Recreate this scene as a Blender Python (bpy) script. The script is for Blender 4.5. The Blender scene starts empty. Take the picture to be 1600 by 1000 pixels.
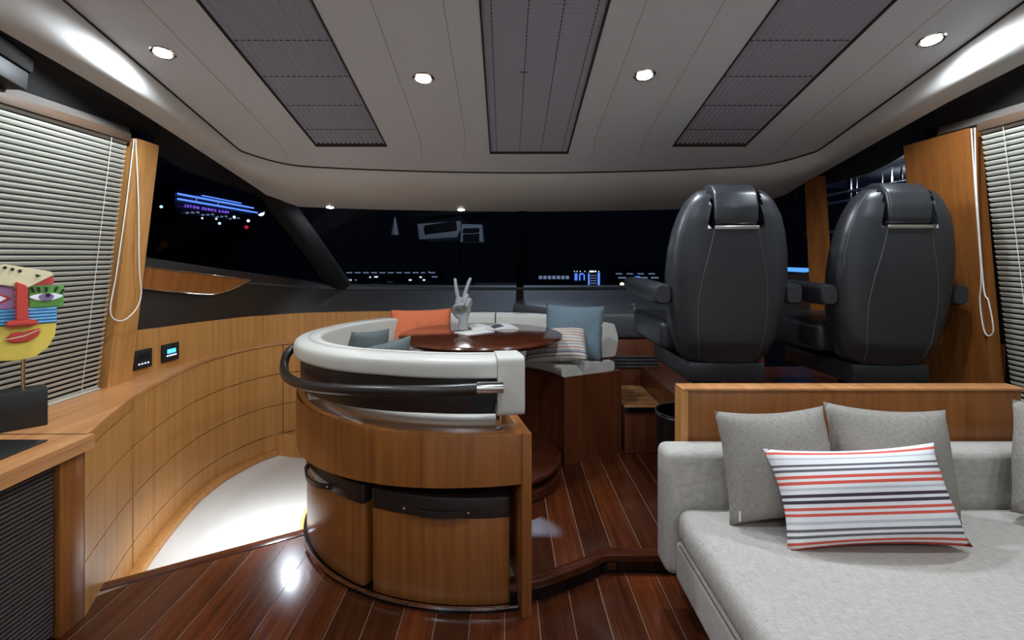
import bpy, bmesh, math, random
from mathutils import Vector, Matrix
random.seed(7)
S = bpy.context.scene
COL = S.collection
PI = math.pi
R = math.radians

# ------------------------------------------------------------------ camera, world, exposure
cam_d = bpy.data.cameras.new('camera')
cam_d.sensor_width = 36.0
cam_d.lens = 18.0
cam_d.shift_x = 0.00625
cam_d.shift_y = -0.0625
cam_d.clip_start = 0.02
cam_d.clip_end = 2000
cam = bpy.data.objects.new('camera', cam_d)
COL.objects.link(cam)
cam.location = (0, 0, 1.17)
cam.rotation_euler = (R(90), 0, 0)
S.camera = cam

w = bpy.data.worlds.new('night_sky')
S.world = w
w.use_nodes = True
w.node_tree.nodes['Background'].inputs[0].default_value = (0.10, 0.14, 0.32, 1)
w.node_tree.nodes['Background'].inputs[1].default_value = 0.007

S.view_settings.view_transform = 'Standard'
S.view_settings.look = 'None'
S.view_settings.gamma = 1.0
S.view_settings.use_curve_mapping = False
S.view_settings.exposure = 0.7

LAMP_W = 24.0          # each recessed ceiling downlight
LAMP_COL = (0.80, 0.90, 1.0)

# ------------------------------------------------------------------ materials
MATS = {}
def srgb(r, g, b):
    f = lambda c: ((c/255+0.055)/1.055)**2.4 if c > 10.3 else c/255/12.92
    return (f(r), f(g), f(b), 1)

def new_mat(name):
    m = bpy.data.materials.new(name)
    m.use_nodes = True
    MATS[name] = m
    nt = m.node_tree
    return m, nt, nt.nodes['Principled BSDF']

def plain(name, col, rough=0.5, metal=0.0, spec=0.5, noise=0.0, nscale=40, bump=0.0, bscale=200, coat=0.0, sheen=0.0):
    m, nt, b = new_mat(name)
    b.inputs['Base Color'].default_value = col
    b.inputs['Roughness'].default_value = rough
    b.inputs['Metallic'].default_value = metal
    b.inputs['Specular IOR Level'].default_value = spec
    b.inputs['Coat Weight'].default_value = coat
    b.inputs['Sheen Weight'].default_value = sheen
    tc = nt.nodes.new('ShaderNodeTexCoord')
    if noise:
        n = nt.nodes.new('ShaderNodeTexNoise'); n.inputs['Scale'].default_value = nscale
        n.inputs['Detail'].default_value = 4
        nt.links.new(tc.outputs['Object'], n.inputs['Vector'])
        mx = nt.nodes.new('ShaderNodeMix'); mx.data_type = 'RGBA'
        mx.inputs[6].default_value = tuple(c*(1-noise) for c in col[:3])+(1,)
        mx.inputs[7].default_value = tuple(min(1, c*(1+noise)) for c in col[:3])+(1,)
        nt.links.new(n.outputs['Fac'], mx.inputs[0])
        nt.links.new(mx.outputs[2], b.inputs['Base Color'])
    if bump:
        n2 = nt.nodes.new('ShaderNodeTexNoise'); n2.inputs['Scale'].default_value = bscale
        n2.inputs['Detail'].default_value = 3
        nt.links.new(tc.outputs['Object'], n2.inputs['Vector'])
        bp = nt.nodes.new('ShaderNodeBump'); bp.inputs['Strength'].default_value = bump
        bp.inputs['Distance'].default_value = 0.002
        nt.links.new(n2.outputs['Fac'], bp.inputs['Height'])
        nt.links.new(bp.outputs['Normal'], b.inputs['Normal'])
    return m

def wood(name, c1, c2, scale=(40, 40, 1.6), rough=0.35, coat=0.0, rnd=0.0, spec=0.5):
    """grain runs along the axis with the small scale"""
    m, nt, b = new_mat(name)
    tc = nt.nodes.new('ShaderNodeTexCoord')
    mp = nt.nodes.new('ShaderNodeMapping'); mp.inputs['Scale'].default_value = scale
    nt.links.new(tc.outputs['Object'], mp.inputs['Vector'])
    n = nt.nodes.new('ShaderNodeTexNoise'); n.inputs['Scale'].default_value = 1.0
    n.inputs['Detail'].default_value = 6; n.inputs['Roughness'].default_value = 0.65
    nt.links.new(mp.outputs[0], n.inputs['Vector'])
    cr = nt.nodes.new('ShaderNodeValToRGB')
    cr.color_ramp.elements[0].position = 0.3; cr.color_ramp.elements[0].color = c1
    cr.color_ramp.elements[1].position = 0.7; cr.color_ramp.elements[1].color = c2
    nt.links.new(n.outputs['Fac'], cr.inputs[0])
    out = cr.outputs[0]
    if rnd:
        oi = nt.nodes.new('ShaderNodeObjectInfo')
        mr = nt.nodes.new('ShaderNodeMapRange')
        mr.inputs[3].default_value = 1-rnd; mr.inputs[4].default_value = 1+rnd
        nt.links.new(oi.outputs['Random'], mr.inputs[0])
        h = nt.nodes.new('ShaderNodeHueSaturation')
        nt.links.new(mr.outputs[0], h.inputs['Value'])
        nt.links.new(out, h.inputs['Color'])
        out = h.outputs[0]
        ad = nt.nodes.new('ShaderNodeVectorMath'); ad.operation = 'ADD'
        nt.links.new(tc.outputs['Object'], ad.inputs[0])
        cm = nt.nodes.new('ShaderNodeVectorMath'); cm.operation = 'SCALE'
        cm.inputs[0].default_value = (3, 17, 5)
        nt.links.new(oi.outputs['Random'], cm.inputs['Scale'])
        nt.links.new(cm.outputs[0], ad.inputs[1])
        nt.links.new(ad.outputs[0], mp.inputs['Vector'])
    nt.links.new(out, b.inputs['Base Color'])
    b.inputs['Roughness'].default_value = rough
    b.inputs['Coat Weight'].default_value = coat
    b.inputs['Coat Roughness'].default_value = 0.12
    b.inputs['Specular IOR Level'].default_value = spec
    return m

def weave(name, c1, c2, scale=350, rough=0.9, axes='xyz'):
    m, nt, b = new_mat(name)
    tc = nt.nodes.new('ShaderNodeTexCoord')
    outs = []
    two = ((scale, scale*0.08, scale), (scale*0.08, scale, scale*0.12)) if axes == 'xyz' else ((scale, 0.0, scale*0.12), (scale*0.12, 0.0, scale))
    for sc in two:
        mp = nt.nodes.new('ShaderNodeMapping'); mp.inputs['Scale'].default_value = sc
        nt.links.new(tc.outputs['Object'], mp.inputs['Vector'])
        n = nt.nodes.new('ShaderNodeTexNoise'); n.inputs['Scale'].default_value = 1; n.inputs['Detail'].default_value = 2
        nt.links.new(mp.outputs[0], n.inputs['Vector'])
        outs.append(n.outputs['Fac'])
    ad = nt.nodes.new('ShaderNodeMath'); ad.operation = 'ADD'
    nt.links.new(outs[0], ad.inputs[0]); nt.links.new(outs[1], ad.inputs[1])
    mr = nt.nodes.new('ShaderNodeMapRange'); mr.inputs[1].default_value = 0.7; mr.inputs[2].default_value = 1.3
    nt.links.new(ad.outputs[0], mr.inputs[0])
    mx = nt.nodes.new('ShaderNodeMix'); mx.data_type = 'RGBA'
    mx.inputs[6].default_value = c1; mx.inputs[7].default_value = c2
    nt.links.new(mr.outputs[0], mx.inputs[0])
    nt.links.new(mx.outputs[2], b.inputs['Base Color'])
    bp = nt.nodes.new('ShaderNodeBump'); bp.inputs['Strength'].default_value = 0.35; bp.inputs['Distance'].default_value = 0.001
    nt.links.new(mr.outputs[0], bp.inputs['Height']); nt.links.new(bp.outputs[0], b.inputs['Normal'])
    b.inputs['Roughness'].default_value = rough
    b.inputs['Specular IOR Level'].default_value = 0.2
    return m

def stripes(name, bands, height, rough=0.9):
    """bands: list of (fraction, colour) from bottom to top along local z"""
    m, nt, b = new_mat(name)
    tc = nt.nodes.new('ShaderNodeTexCoord')
    sx = nt.nodes.new('ShaderNodeSeparateXYZ')
    nt.links.new(tc.outputs['UV'], sx.inputs[0])
    mr = nt.nodes.new('ShaderNodeMapRange'); mr.inputs[1].default_value = 0; mr.inputs[2].default_value = 1
    nt.links.new(sx.outputs['Y'], mr.inputs[0])
    # chunks of ramps chained (a ramp holds at most 32 stops)
    cr = nt.nodes.new('ShaderNodeValToRGB'); cr.color_ramp.interpolation = 'CONSTANT'
    el = cr.color_ramp.elements
    while len(el) > 1: el.remove(el[-1])
    pos = 0
    for i, (f, c) in enumerate(bands):
        e = el[0] if i == 0 else el.new(min(1, pos))
        e.position = min(1, pos); e.color = c
        pos += f
    nt.links.new(mr.outputs[0], cr.inputs[0])
    nt.links.new(cr.outputs[0], b.inputs['Base Color'])
    b.inputs['Roughness'].default_value = rough
    b.inputs['Specular IOR Level'].default_value = 0.2
    return m

def emit(name, col, strength):
    m, nt, b = new_mat(name)
    b.inputs['Base Color'].default_value = (0, 0, 0, 1)
    b.inputs['Emission Color'].default_value = col
    b.inputs['Emission Strength'].default_value = strength
    return m

def glass(name, tint=(0.5, 0.55, 0.62, 1)):
    m = bpy.data.materials.new(name); m.use_nodes = True; MATS[name] = m
    nt = m.node_tree
    nt.nodes.remove(nt.nodes['Principled BSDF'])
    out = nt.nodes['Material Output']
    tr = nt.nodes.new('ShaderNodeBsdfTransparent'); tr.inputs[0].default_value = tint
    gl = nt.nodes.new('ShaderNodeBsdfGlossy'); gl.inputs['Roughness'].default_value = 0.02
    gl.inputs[0].default_value = (0.42, 0.45, 0.55, 1)
    fr = nt.nodes.new('ShaderNodeFresnel')
    ge = nt.nodes.new('ShaderNodeNewGeometry')
    io = nt.nodes.new('ShaderNodeMapRange'); io.inputs[3].default_value = 1.5; io.inputs[4].default_value = 1/1.5
    nt.links.new(ge.outputs['Backfacing'], io.inputs[0]); nt.links.new(io.outputs[0], fr.inputs[0])   # same reflectance from both sides
    mx = nt.nodes.new('ShaderNodeMixShader')
    nt.links.new(fr.outputs[0], mx.inputs[0])
    nt.links.new(tr.outputs[0], mx.inputs[1]); nt.links.new(gl.outputs[0], mx.inputs[2])
    nt.links.new(mx.outputs[0], out.inputs[0])
    return m

wood('cherry', srgb(170, 116, 60), srgb(200, 144, 82), (34, 34, 1.2), 0.38)
wood('cherry_top', srgb(170, 112, 66), srgb(204, 146, 94), (30, 1.6, 30), 0.33)
wood('cherry_deep', srgb(120, 68, 28), srgb(152, 94, 44), (38, 38, 1.2), 0.3)
wood('cherry_red', srgb(78, 36, 19), srgb(106, 56, 30), (38, 38, 1.5), 0.3)
wood('floor_plank', srgb(56, 22, 10), srgb(100, 48, 20), (60, 2.2, 60), 0.26, coat=0.25, rnd=0.45)
wood('table_wood', srgb(58, 25, 14), srgb(92, 46, 26), (6, 50, 50), 0.18, coat=0.6)
wood('nosing_wood', srgb(54, 23, 13), srgb(82, 38, 21), (4, 30, 30), 0.2, coat=0.5)
plain('caulk', srgb(128, 114, 98), 0.8)
plain('rail_brown', srgb(84, 64, 48), 0.6)
plain('black_gloss', srgb(14, 11, 10), 0.15)
plain('dark_recess', srgb(16, 11, 9), 0.7)
plain('headliner', srgb(220, 222, 226), 0.6, noise=0.02, nscale=8)
plain('headliner_cove', srgb(220, 217, 211), 0.5, noise=0.03, nscale=6)
plain('groove', srgb(52, 46, 40), 0.8)
plain('seam_line', srgb(150, 150, 150), 0.8)
plain('shade_fabric', srgb(172, 172, 184), 0.85, bump=0.2, bscale=400)
plain('shade_cord', srgb(20, 20, 22), 0.8)
plain('dark_trim', srgb(17, 15, 14), 0.85, bump=0.2, bscale=500)
plain('grey_trim', srgb(88, 82, 76), 0.8, bump=0.2, bscale=500)
plain('dash', srgb(43, 37, 31), 0.6, bump=0.3, bscale=300)
plain('dash_grey', srgb(62, 62, 64), 0.5)
plain('cream_leather', srgb(192, 187, 177), 0.42, noise=0.04, nscale=10, bump=0.08, bscale=350)
plain('cream_stitch', srgb(170, 162, 148), 0.6)
plain('black_leather', srgb(40, 41, 44), 0.36, bump=0.12, bscale=500, noise=0.06, nscale=20)
plain('brown_leather', srgb(40, 30, 26), 0.42, bump=0.15, bscale=500)
plain('seat_stitch', srgb(92, 87, 82), 0.7)
plain('rail_leather', srgb(38, 31, 28), 0.35, bump=0.1, bscale=400)
plain('chrome', (0.75, 0.74, 0.72, 1), 0.12, metal=1.0)
plain('brushed_steel', (0.5, 0.46, 0.44, 1), 0.3, metal=1.0)
plain('brass', (0.7, 0.52, 0.25, 1), 0.25, metal=1.0)
plain('carpet', srgb(214, 208, 198), 0.95, noise=0.12, nscale=260, bump=0.8, bscale=300, spec=0.1)
plain('blind_slat', srgb(198, 195, 180), 0.45)
plain('blind_cord', srgb(225, 220, 208), 0.7)
plain('stone', srgb(142, 142, 140), 0.75, noise=0.25, nscale=70, bump=0.6, bscale=120)
plain('paper', srgb(210, 205, 198), 0.5)
plain('paper_dark', srgb(70, 62, 58), 0.4)
plain('plastic_black', srgb(22, 21, 21), 0.6)
plain('plastic_grey', srgb(34, 32, 31), 0.9, spec=0.1)
plain('bin_black', srgb(15, 13, 13), 0.35)
plain('louvre', srgb(62, 50, 47), 0.5)
plain('tray_glass', srgb(38, 38, 36), 0.15)
plain('hull_white', srgb(200, 205, 212), 0.4)
plain('hull_dark', srgb(18, 20, 30), 0.4)
plain('water', srgb(6, 8, 14), 0.12)
plain('building_wall', srgb(70, 70, 80), 0.8)
weave('sofa_linen', srgb(160, 153, 145), srgb(189, 183, 175), 480)
weave('cushion_grey', srgb(122, 116, 109), srgb(160, 153, 144), 600, axes='xz')
weave('cushion_orange', srgb(196, 98, 62), srgb(218, 122, 84), 600, axes='xz')
weave('cushion_blue', srgb(84, 98, 106), srgb(112, 128, 136), 600, axes='xz')
weave('cushion_slate', srgb(72, 78, 76), srgb(98, 104, 102), 600, axes='xz')
WH = srgb(226, 224, 224); RE = srgb(212, 92, 78); DG = srgb(104, 98, 104); LG = srgb(190, 190, 194); PU = srgb(70, 60, 72); TN = srgb(205, 198, 190)
def st(*seq):
    tot = sum(f for f, c in seq); return [(f/tot, c) for f, c in seq]
stripes('stripe_bright', st((1, RE), (1, WH), (1, RE), (1.4, WH), (1, DG), (1.2, WH), (1, DG), (1.6, WH), (1, LG), (1.8, WH),
        (1.1, RE), (1, WH), (1.1, RE), (1.3, WH), (1.1, PU), (1.1, WH), (1.1, PU), (1.4, WH), (0.9, LG), (1.2, WH),
        (1.1, RE), (1.1, WH), (1.1, RE), (1.4, WH), (1, DG), (1, WH), (1, DG), (2.0, WH), (0.8, LG), (1.4, WH), (1.0, RE), (1.6, WH)), 0.262)
A1 = srgb(196, 186, 176); A2 = srgb(120, 108, 108); A3 = srgb(168, 128, 108); A4 = srgb(150, 146, 152)
stripes('stripe_muted', st((1, A1), (.6, A2), (1, A1), (.7, A2), (1, A4), (.8, A1), (.7, A3), (1, A1), (.8, A4), (.8, A1), (.8, A3),
        (1, A1), (.7, A4), (1, A1), (.8, A3), (.9, A1), (.6, A2), (1, A1), (.8, A3), (1.2, A1), (.6, A2), (1.4, A1)), 0.235)
emit('lamp_glow', (0.9, 0.95, 1, 1), 40)
emit('step_glow', (0.85, 0.93, 1, 1), 20)
emit('display_blue', (0.05, 0.35, 1, 1), 2.2)
emit('display_dots', (0.7, 0.75, 1, 1), 1.2)
emit('neon_blue', (0.12, 0.26, 1, 1), 1.6)
emit('neon_violet', (0.32, 0.14, 1, 1), 1.3)
emit('city_white', (0.85, 0.92, 1, 1), 2.0)
emit('city_warm', (1, 0.78, 0.35, 1), 6.0)
emit('city_red', (1, 0.03, 0.06, 1), 0.5)
emit('city_dim', (0.5, 0.6, 0.9, 1), 0.35)
emit('city_cyan', (0.3, 0.7, 1, 1), 3)
emit('strip_blue', (0.1, 0.35, 1, 1), 1.4)
glass('window_glass')
for nm, c in (('p_cream', (222, 208, 168)), ('p_red', (196, 66, 56)), ('p_green', (96, 148, 62)), ('p_blue', (92, 156, 200)),
              ('p_yellow', (222, 196, 84)), ('p_white', (236, 236, 238)), ('p_black', (22, 22, 20)), ('p_mauve', (176, 128, 170)),
              ('p_violet', (128, 108, 150)), ('p_teal', (90, 150, 160))):
    plain(nm, srgb(*c), 0.5, noise=0.06, nscale=30, bump=0.2, bscale=200)
M = MATS

# ------------------------------------------------------------------ object helpers
def link(o, parent=None):
    COL.objects.link(o)
    if parent:
        o.parent = parent
        o.matrix_parent_inverse = parent.matrix_basis.inverted()
    return o

def mesh(name, verts, faces, mat, parent=None, smooth=False, inv=True):
    me = bpy.data.meshes.new(name)
    me.from_pydata([tuple(v) for v in verts], [], faces)
    bm = bmesh.new(); bm.from_mesh(me)
    bmesh.ops.recalc_face_normals(bm, faces=bm.faces)
    bm.to_mesh(me); bm.free()
    me.materials.append(M[mat])
    o = bpy.data.objects.new(name, me)
    COL.objects.link(o)
    if parent:
        o.parent = parent
        if inv: o.matrix_parent_inverse = (Matrix.Identity(4) if parent.type == 'MESH' else parent.matrix_basis.inverted())
    if smooth: shade(o)
    return o

def shade(o, ang=40):
    me = o.data
    for p in me.polygons: p.use_smooth = True
    try: me.set_sharp_from_angle(angle=R(ang))
    except Exception: pass

def raw(name, bm, mat, parent=None, smooth=False, inv=True):
    bmesh.ops.recalc_face_normals(bm, faces=bm.faces)
    me = bpy.data.meshes.new(name); bm.to_mesh(me); bm.free()
    me.materials.append(M[mat])
    o = bpy.data.objects.new(name, me); COL.objects.link(o)
    if parent:
        o.parent = parent
        if inv: o.matrix_parent_inverse = parent.matrix_basis.inverted()
    if smooth: shade(o)
    return o

def box_bm(x0, x1, y0, y1, z0, z1, bev=0.0, seg=2):
    bm = bmesh.new()
    v = [bm.verts.new(p) for p in ((x0,y0,z0),(x1,y0,z0),(x1,y1,z0),(x0,y1,z0),(x0,y0,z1),(x1,y0,z1),(x1,y1,z1),(x0,y1,z1))]
    for f in ((0,1,2,3),(4,5,6,7),(0,1,5,4),(1,2,6,5),(2,3,7,6),(3,0,4,7)): bm.faces.new([v[i] for i in f])
    bmesh.ops.recalc_face_normals(bm, faces=bm.faces)
    if bev:
        bmesh.ops.bevel(bm, geom=bm.edges[:], offset=bev, segments=seg, affect='EDGES', profile=0.5)
    return bm

def box(name, x0, x1, y0, y1, z0, z1, mat, parent=None, bev=0.004, seg=2, inv=True):
    return raw(name, box_bm(x0, x1, y0, y1, z0, z1, bev, seg), mat, parent, smooth=bev > 0, inv=inv)

def prism(name, plan, z0, z1, mat, parent=None, bev=0.0, seg=2, smooth=False):
    """plan: closed list of (x,y); z0,z1 may be functions of (x,y)"""
    f0 = z0 if callable(z0) else (lambda x, y: z0)
    f1 = z1 if callable(z1) else (lambda x, y: z1)
    bm = bmesh.new()
    lo = [bm.verts.new((x, y, f0(x, y))) for x, y in plan]
    hi = [bm.verts.new((x, y, f1(x, y))) for x, y in plan]
    bm.faces.new(lo); bm.faces.new(hi)
    n = len(plan)
    for i in range(n): bm.faces.new((lo[i], lo[(i+1) % n], hi[(i+1) % n], hi[i]))
    bmesh.ops.recalc_face_normals(bm, faces=bm.faces)
    if bev:
        es = [e for e in bm.edges if e.calc_face_angle(0) > R(35)]
        bmesh.ops.bevel(bm, geom=es, offset=bev, segments=seg, affect='EDGES', profile=0.5)
    return raw(name, bm, mat, parent, smooth=smooth or bev > 0)

def loft(name, rows, mat, parent=None, closed=False, caps=False, smooth=True, inv=True, ang=40):
    n = len(rows[0]); V = [p for r in rows for p in r]; F = []
    for i in range(len(rows)-1):
        for j in range(n if closed else n-1):
            k = (j+1) % n
            F.append((i*n+j, i*n+k, (i+1)*n+k, (i+1)*n+j))
    if caps:
        F.append(tuple(range(n))); F.append(tuple((len(rows)-1)*n+j for j in range(n)))
    o = mesh(name, V, F, mat, parent, inv=inv)
    if smooth: shade(o, ang)
    return o

def frames(pts):
    pts = [Vector(p) for p in pts]; fr = []; up = None
    for i, p in enumerate(pts):
        t = (pts[min(i+1, len(pts)-1)]-pts[max(i-1, 0)]).normalized()
        if up is None:
            up = Vector((0, 0, 1)) if abs(t.z) < 0.9 else Vector((0, 1, 0))
        a = t.cross(up)
        if a.length < 1e-6: a = t.orthogonal()
        a.normalize(); b = a.cross(t).normalized(); up = b
        fr.append((p, a, b))
    return fr

def tube_rows(pts, rad, seg=10):
    rows = []
    for i, (p, a, b) in enumerate(frames(pts)):
        r = rad[i] if isinstance(rad, (list, tuple)) else rad
        rows.append([p+a*(r*math.cos(2*PI*k/seg))+b*(r*math.sin(2*PI*k/seg)) for k in range(seg)])
    return rows

def tube(name, pts, rad, mat, parent=None, seg=10, inv=True):
    return loft(name, tube_rows(pts, rad, seg), mat, parent, closed=True, caps=True, inv=inv, ang=60)

def lathe(name, prof, c, mat, parent=None, seg=48, inv=True):
    """prof: list of (r, z)"""
    rows = [[(c[0]+r*math.cos(2*PI*k/seg), c[1]+r*math.sin(2*PI*k/seg), c[2]+z) for k in range(seg)] for r, z in prof]
    return loft(name, rows, mat, parent, closed=True, caps=True, inv=inv)

def spline(pts, n=12):
    P = [Vector(p) for p in pts]; out = []
    for i in range(len(P)-1):
        p0 = P[max(i-1, 0)]; p1 = P[i]; p2 = P[i+1]; p3 = P[min(i+2, len(P)-1)]
        for k in range(n):
            t = k/n
            out.append(0.5*((2*p1)+(p2-p0)*t+(2*p0-5*p1+4*p2-p3)*t*t+(3*p1-p0-3*p2+p3)*t**3))
    out.append(P[-1]); return out

def empty(name, loc=(0, 0, 0)):
    o = bpy.data.objects.new(name, None); COL.objects.link(o); o.location = loc
    o.empty_display_size = 0.05
    bpy.context.view_layer.update()
    return o

def tag(o, label, cat, group=None):
    o['label'] = label; o['category'] = cat
    if group: o['group'] = group
    return o

def struct(o, label=None):
    o['kind'] = 'structure'
    if label: o['label'] = label
    return o

def round_poly(pts, rad, seg=4):
    out = []; n = len(pts)
    for i in range(n):
        p = Vector(pts[i]); a = Vector(pts[i-1])-p; b = Vector(pts[(i+1) % n])-p
        r = rad[i] if isinstance(rad, (list, tuple)) else rad
        r = min(r, a.length*0.49, b.length*0.49)
        if r <= 1e-5: out.append(tuple(p)); continue
        s = p+a.normalized()*r; e = p+b.normalized()*r
        for k in range(seg+1):
            t = k/seg
            out.append(tuple(s*(1-t)**2+p*(2*t*(1-t))+e*t*t))
    return out

def lerp(a, b, t): return a+(b-a)*t
def interp(tab, x):
    if x <= tab[0][0]: return tab[0][1]
    for (a, va), (b, vb) in zip(tab, tab[1:]):
        if x <= b: return lerp(va, vb, (x-a)/(b-a))
    return tab[-1][1]

BX = 0.125             # boat centre line

# ------------------------------------------------------------------ floors
STEP = 0.07
EDGE_A = Vector((-1.44, 1.83)); EDGE_B = Vector((-0.80, 2.23))     # lip of the stairwell
def lip_y(x): return EDGE_A.y+(x-EDGE_A.x)*(EDGE_B.y-EDGE_A.y)/(EDGE_B.x-EDGE_A.x)
def step_y(x): return interp([(0.0, 1.70), (0.073, 1.715), (0.14, 1.738), (0.206, 1.772), (0.30, 1.828), (0.366, 1.878), (0.6, 1.875), (2.2, 1.875)], x)
fl = empty('floor', (0, 0.4, 0)); struct(fl, 'glossy dark red-brown plank floor with pale caulk lines')
PW = 0.111; GAP = 0.0028
bpoly = [(-1.9, -1.5), (2.2, -1.5), (2.2, 1.9), (0.1, 1.9), (-0.5, 2.2), (-0.84, 2.18), (-1.44, 1.80), (-1.9, 1.7)]
prism('caulk_bed', bpoly, -0.03, -0.0012, 'caulk', fl)
x = -1.89
while x < 2.15:
    a, b = x+GAP/2, x+PW-GAP/2
    def ye(q):
        if q < -0.80: return min(lip_y(q), 2.2)-0.06 if q > -1.44 else 1.72
        return 2.15 if q < 0.02 else 1.90
    # butt joints give planks different lengths
    cuts = [-1.5, random.uniform(-0.2, 1.1), None]
    y0 = cuts[0]
    for c in (cuts[1], None):
        ya, yb = (c-0.001, c-0.001) if c else (ye(a), ye(b))
        prism('plank', [(a, y0), (b, y0), (b, yb), (a, ya)], -0.02, 0.0, 'floor_plank', fl)
        y0 = (c+0.001) if c else None
    x += PW
# lip of the stairwell
d = (EDGE_B-EDGE_A).normalized(); nrm = Vector((d.y, -d.x))
q = [EDGE_A-d*0.02, EDGE_B+d*0.03, EDGE_B+d*0.03+nrm*0.05, EDGE_A-d*0.02+nrm*0.05]
prism('stair_nosing', [(p.x, p.y) for p in q], -0.035, 0.004, 'nosing_wood', fl, bev=0.003)
q = [EDGE_A-d*0.02, EDGE_B+d*0.06, EDGE_B+d*0.06+nrm*0.02, EDGE_A-d*0.02+nrm*0.02]
prism('stair_riser', [(p.x, p.y) for p in q], -0.16, -0.036, 'cherry_red', fl)

fr = empty('floor_raised', (0.8, 2.4, 0.0)); struct(fr, 'raised dark plank floor behind the curved step')
xs = [0.0, 0.04, 0.073, 0.11, 0.14, 0.17, 0.206, 0.25, 0.30, 0.335, 0.366, 0.48, 0.6, 2.2]
edge = [(q, step_y(q)) for q in xs]
prism('caulk_bed', [(q, y+0.03) for q, y in edge]+[(2.2, 3.6), (-0.7, 3.6), (-0.7, 2.3), (-0.1, 1.95)], 0.0, STEP-0.0012, 'caulk', fr)
x = -0.155
while x < 2.1:
    a, b = x+GAP/2, x+PW-GAP/2
    lo = lambda q: (step_y(q)+0.052) if q > 0.02 else 2.2
    mid = [(a, lo(a))]+[(q, lo(q)) for q in xs if a < q < b]+[(b, lo(b))]
    prism('plank', mid+[(b, 3.5), (a, 3.5)], STEP-0.02, STEP, 'floor_plank', fr)
    x += PW
prism('step_nosing', edge+[(q, y+0.05) for q, y in reversed(edge)], STEP-0.022, STEP+0.003, 'nosing_wood', fr, bev=0.003)
prism('step_riser', [(q, y+0.012) for q, y in edge]+[(q, y+0.03) for q, y in reversed(edge)], 0.0, STEP-0.022, 'black_gloss', fr)
prism('step_lamp_cover', [(0.375, 1.878), (0.405, 1.878), (0.405, 1.892), (0.375, 1.892)], 0.02, 0.046, 'nosing_wood', fr)

# carpeted landing
cp = prism('floor_carpet', [(-1.95, 1.7), (-1.44, 1.84), (-0.78, 2.26), (-0.1, 2.4), (-0.1, 3.62), (-0.7, 3.70), (-1.9, 3.68)], -0.19, -0.15, 'carpet')
struct(cp, 'pale carpeted landing below the plank floor')

# ------------------------------------------------------------------ port side wall of curved panels
L2 = [(-1.365, 1.66), (-1.53, 2.08), (-1.63, 2.45), (-1.685, 2.80), (-1.66, 3.12), (-1.54, 3.40), (-1.25, 3.585), (-0.75, 3.66), (-0.3, 3.69)]
U2 = [(-1.80, 1.66), (-1.80, 2.08), (-1.775, 2.45), (-1.735, 2.80), (-1.685, 3.12), (-1.56, 3.43), (-1.26, 3.61), (-0.75, 3.68), (-0.3, 3.71)]
Ls = [(p.x, p.y) for p in spline([(a, b, 0) for a, b in L2], 10)]
Us = [(p.x, p.y) for p in spline([(a, b, 0) for a, b in U2], 10)]
def offs(pts, d):
    out = []
    for i, p in enumerate(pts):
        a = Vector(pts[max(i-1, 0)]); b = Vector(pts[min(i+1, len(pts)-1)])
        t = (b-a).normalized(); n = Vector((-t.y, t.x)); q = Vector(p)+n*d
        out.append((q.x, q.y))
    return out
def top_z(y): return interp([(2.4, 0.815), (3.5, 0.775), (5, 0.77)], y)
SILL = 0.575
wl = empty('wall_left', (-1.6, 2.6, 0)); struct(wl, 'curved wall of cherry wood panels around the stairwell')
back = offs(Ls, 0.016)
prism('backing', back+list(reversed(offs(Ls, 0.03))), -0.16, SILL-0.03, 'groove', wl)
rows = [(-0.148, -0.02), (-0.02, 0.175), (0.175, 0.38), (0.38, SILL-0.002)]
splits = [0, 11, 52, len(Ls)-1]
G2 = 0.0024
for z0, z1 in rows:
    for i0, i1 in zip(splits, splits[1:]):
        seg = Ls[i0:i1+1]; ga_ = 0.0055 if i0 == 11 else G2; gb_ = 0.0055 if i1 == 11 else G2
        # shorten by the joint width
        a = Vector(seg[0]); b = Vector(seg[1]); seg = [tuple(a+(b-a).normalized()*ga_)]+list(seg[1:-1])+[tuple(Vector(seg[-1])-(Vector(seg[-1])-Vector(seg[-2])).normalized()*gb_)]
        zz0 = [(z0, z1)] if not (i0 == 0 and z1 > 0.5) else [(z0, 0.535), (0.535, z1)]
        for za, zb in zz0: prism('panel', seg+list(reversed(offs(seg, 0.015))), za+G2, zb-G2, 'cherry', wl)
# upper strip
i_u = 16
Uu = Us[i_u:]
prism('upper_panel', Uu+list(reversed(offs(Uu, 0.02))), SILL, lambda x, y: top_z(y), 'cherry', wl)
# foot ledge along the carpet
Lf = Ls[2:]
prism('foot_ledge', [p for p in offs(Lf, -0.045)]+list(reversed(offs(Lf, 0.0))), -0.15, -0.118, 'cherry', wl, bev=0.004)

prism('riser_panel', [(-1.56, 3.40), (-0.70, 3.20), (-0.70, 3.24), (-1.54, 3.44)], -0.1495, -0.02, 'cherry', wl)
# cabinet in the foreground with the long sill as its top
cab = empty('side_cabinet', (-1.6, 1.2, 0)); tag(cab, 'cherry wood side cabinet with dark louvred front under the left blind', 'cabinet')
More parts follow.
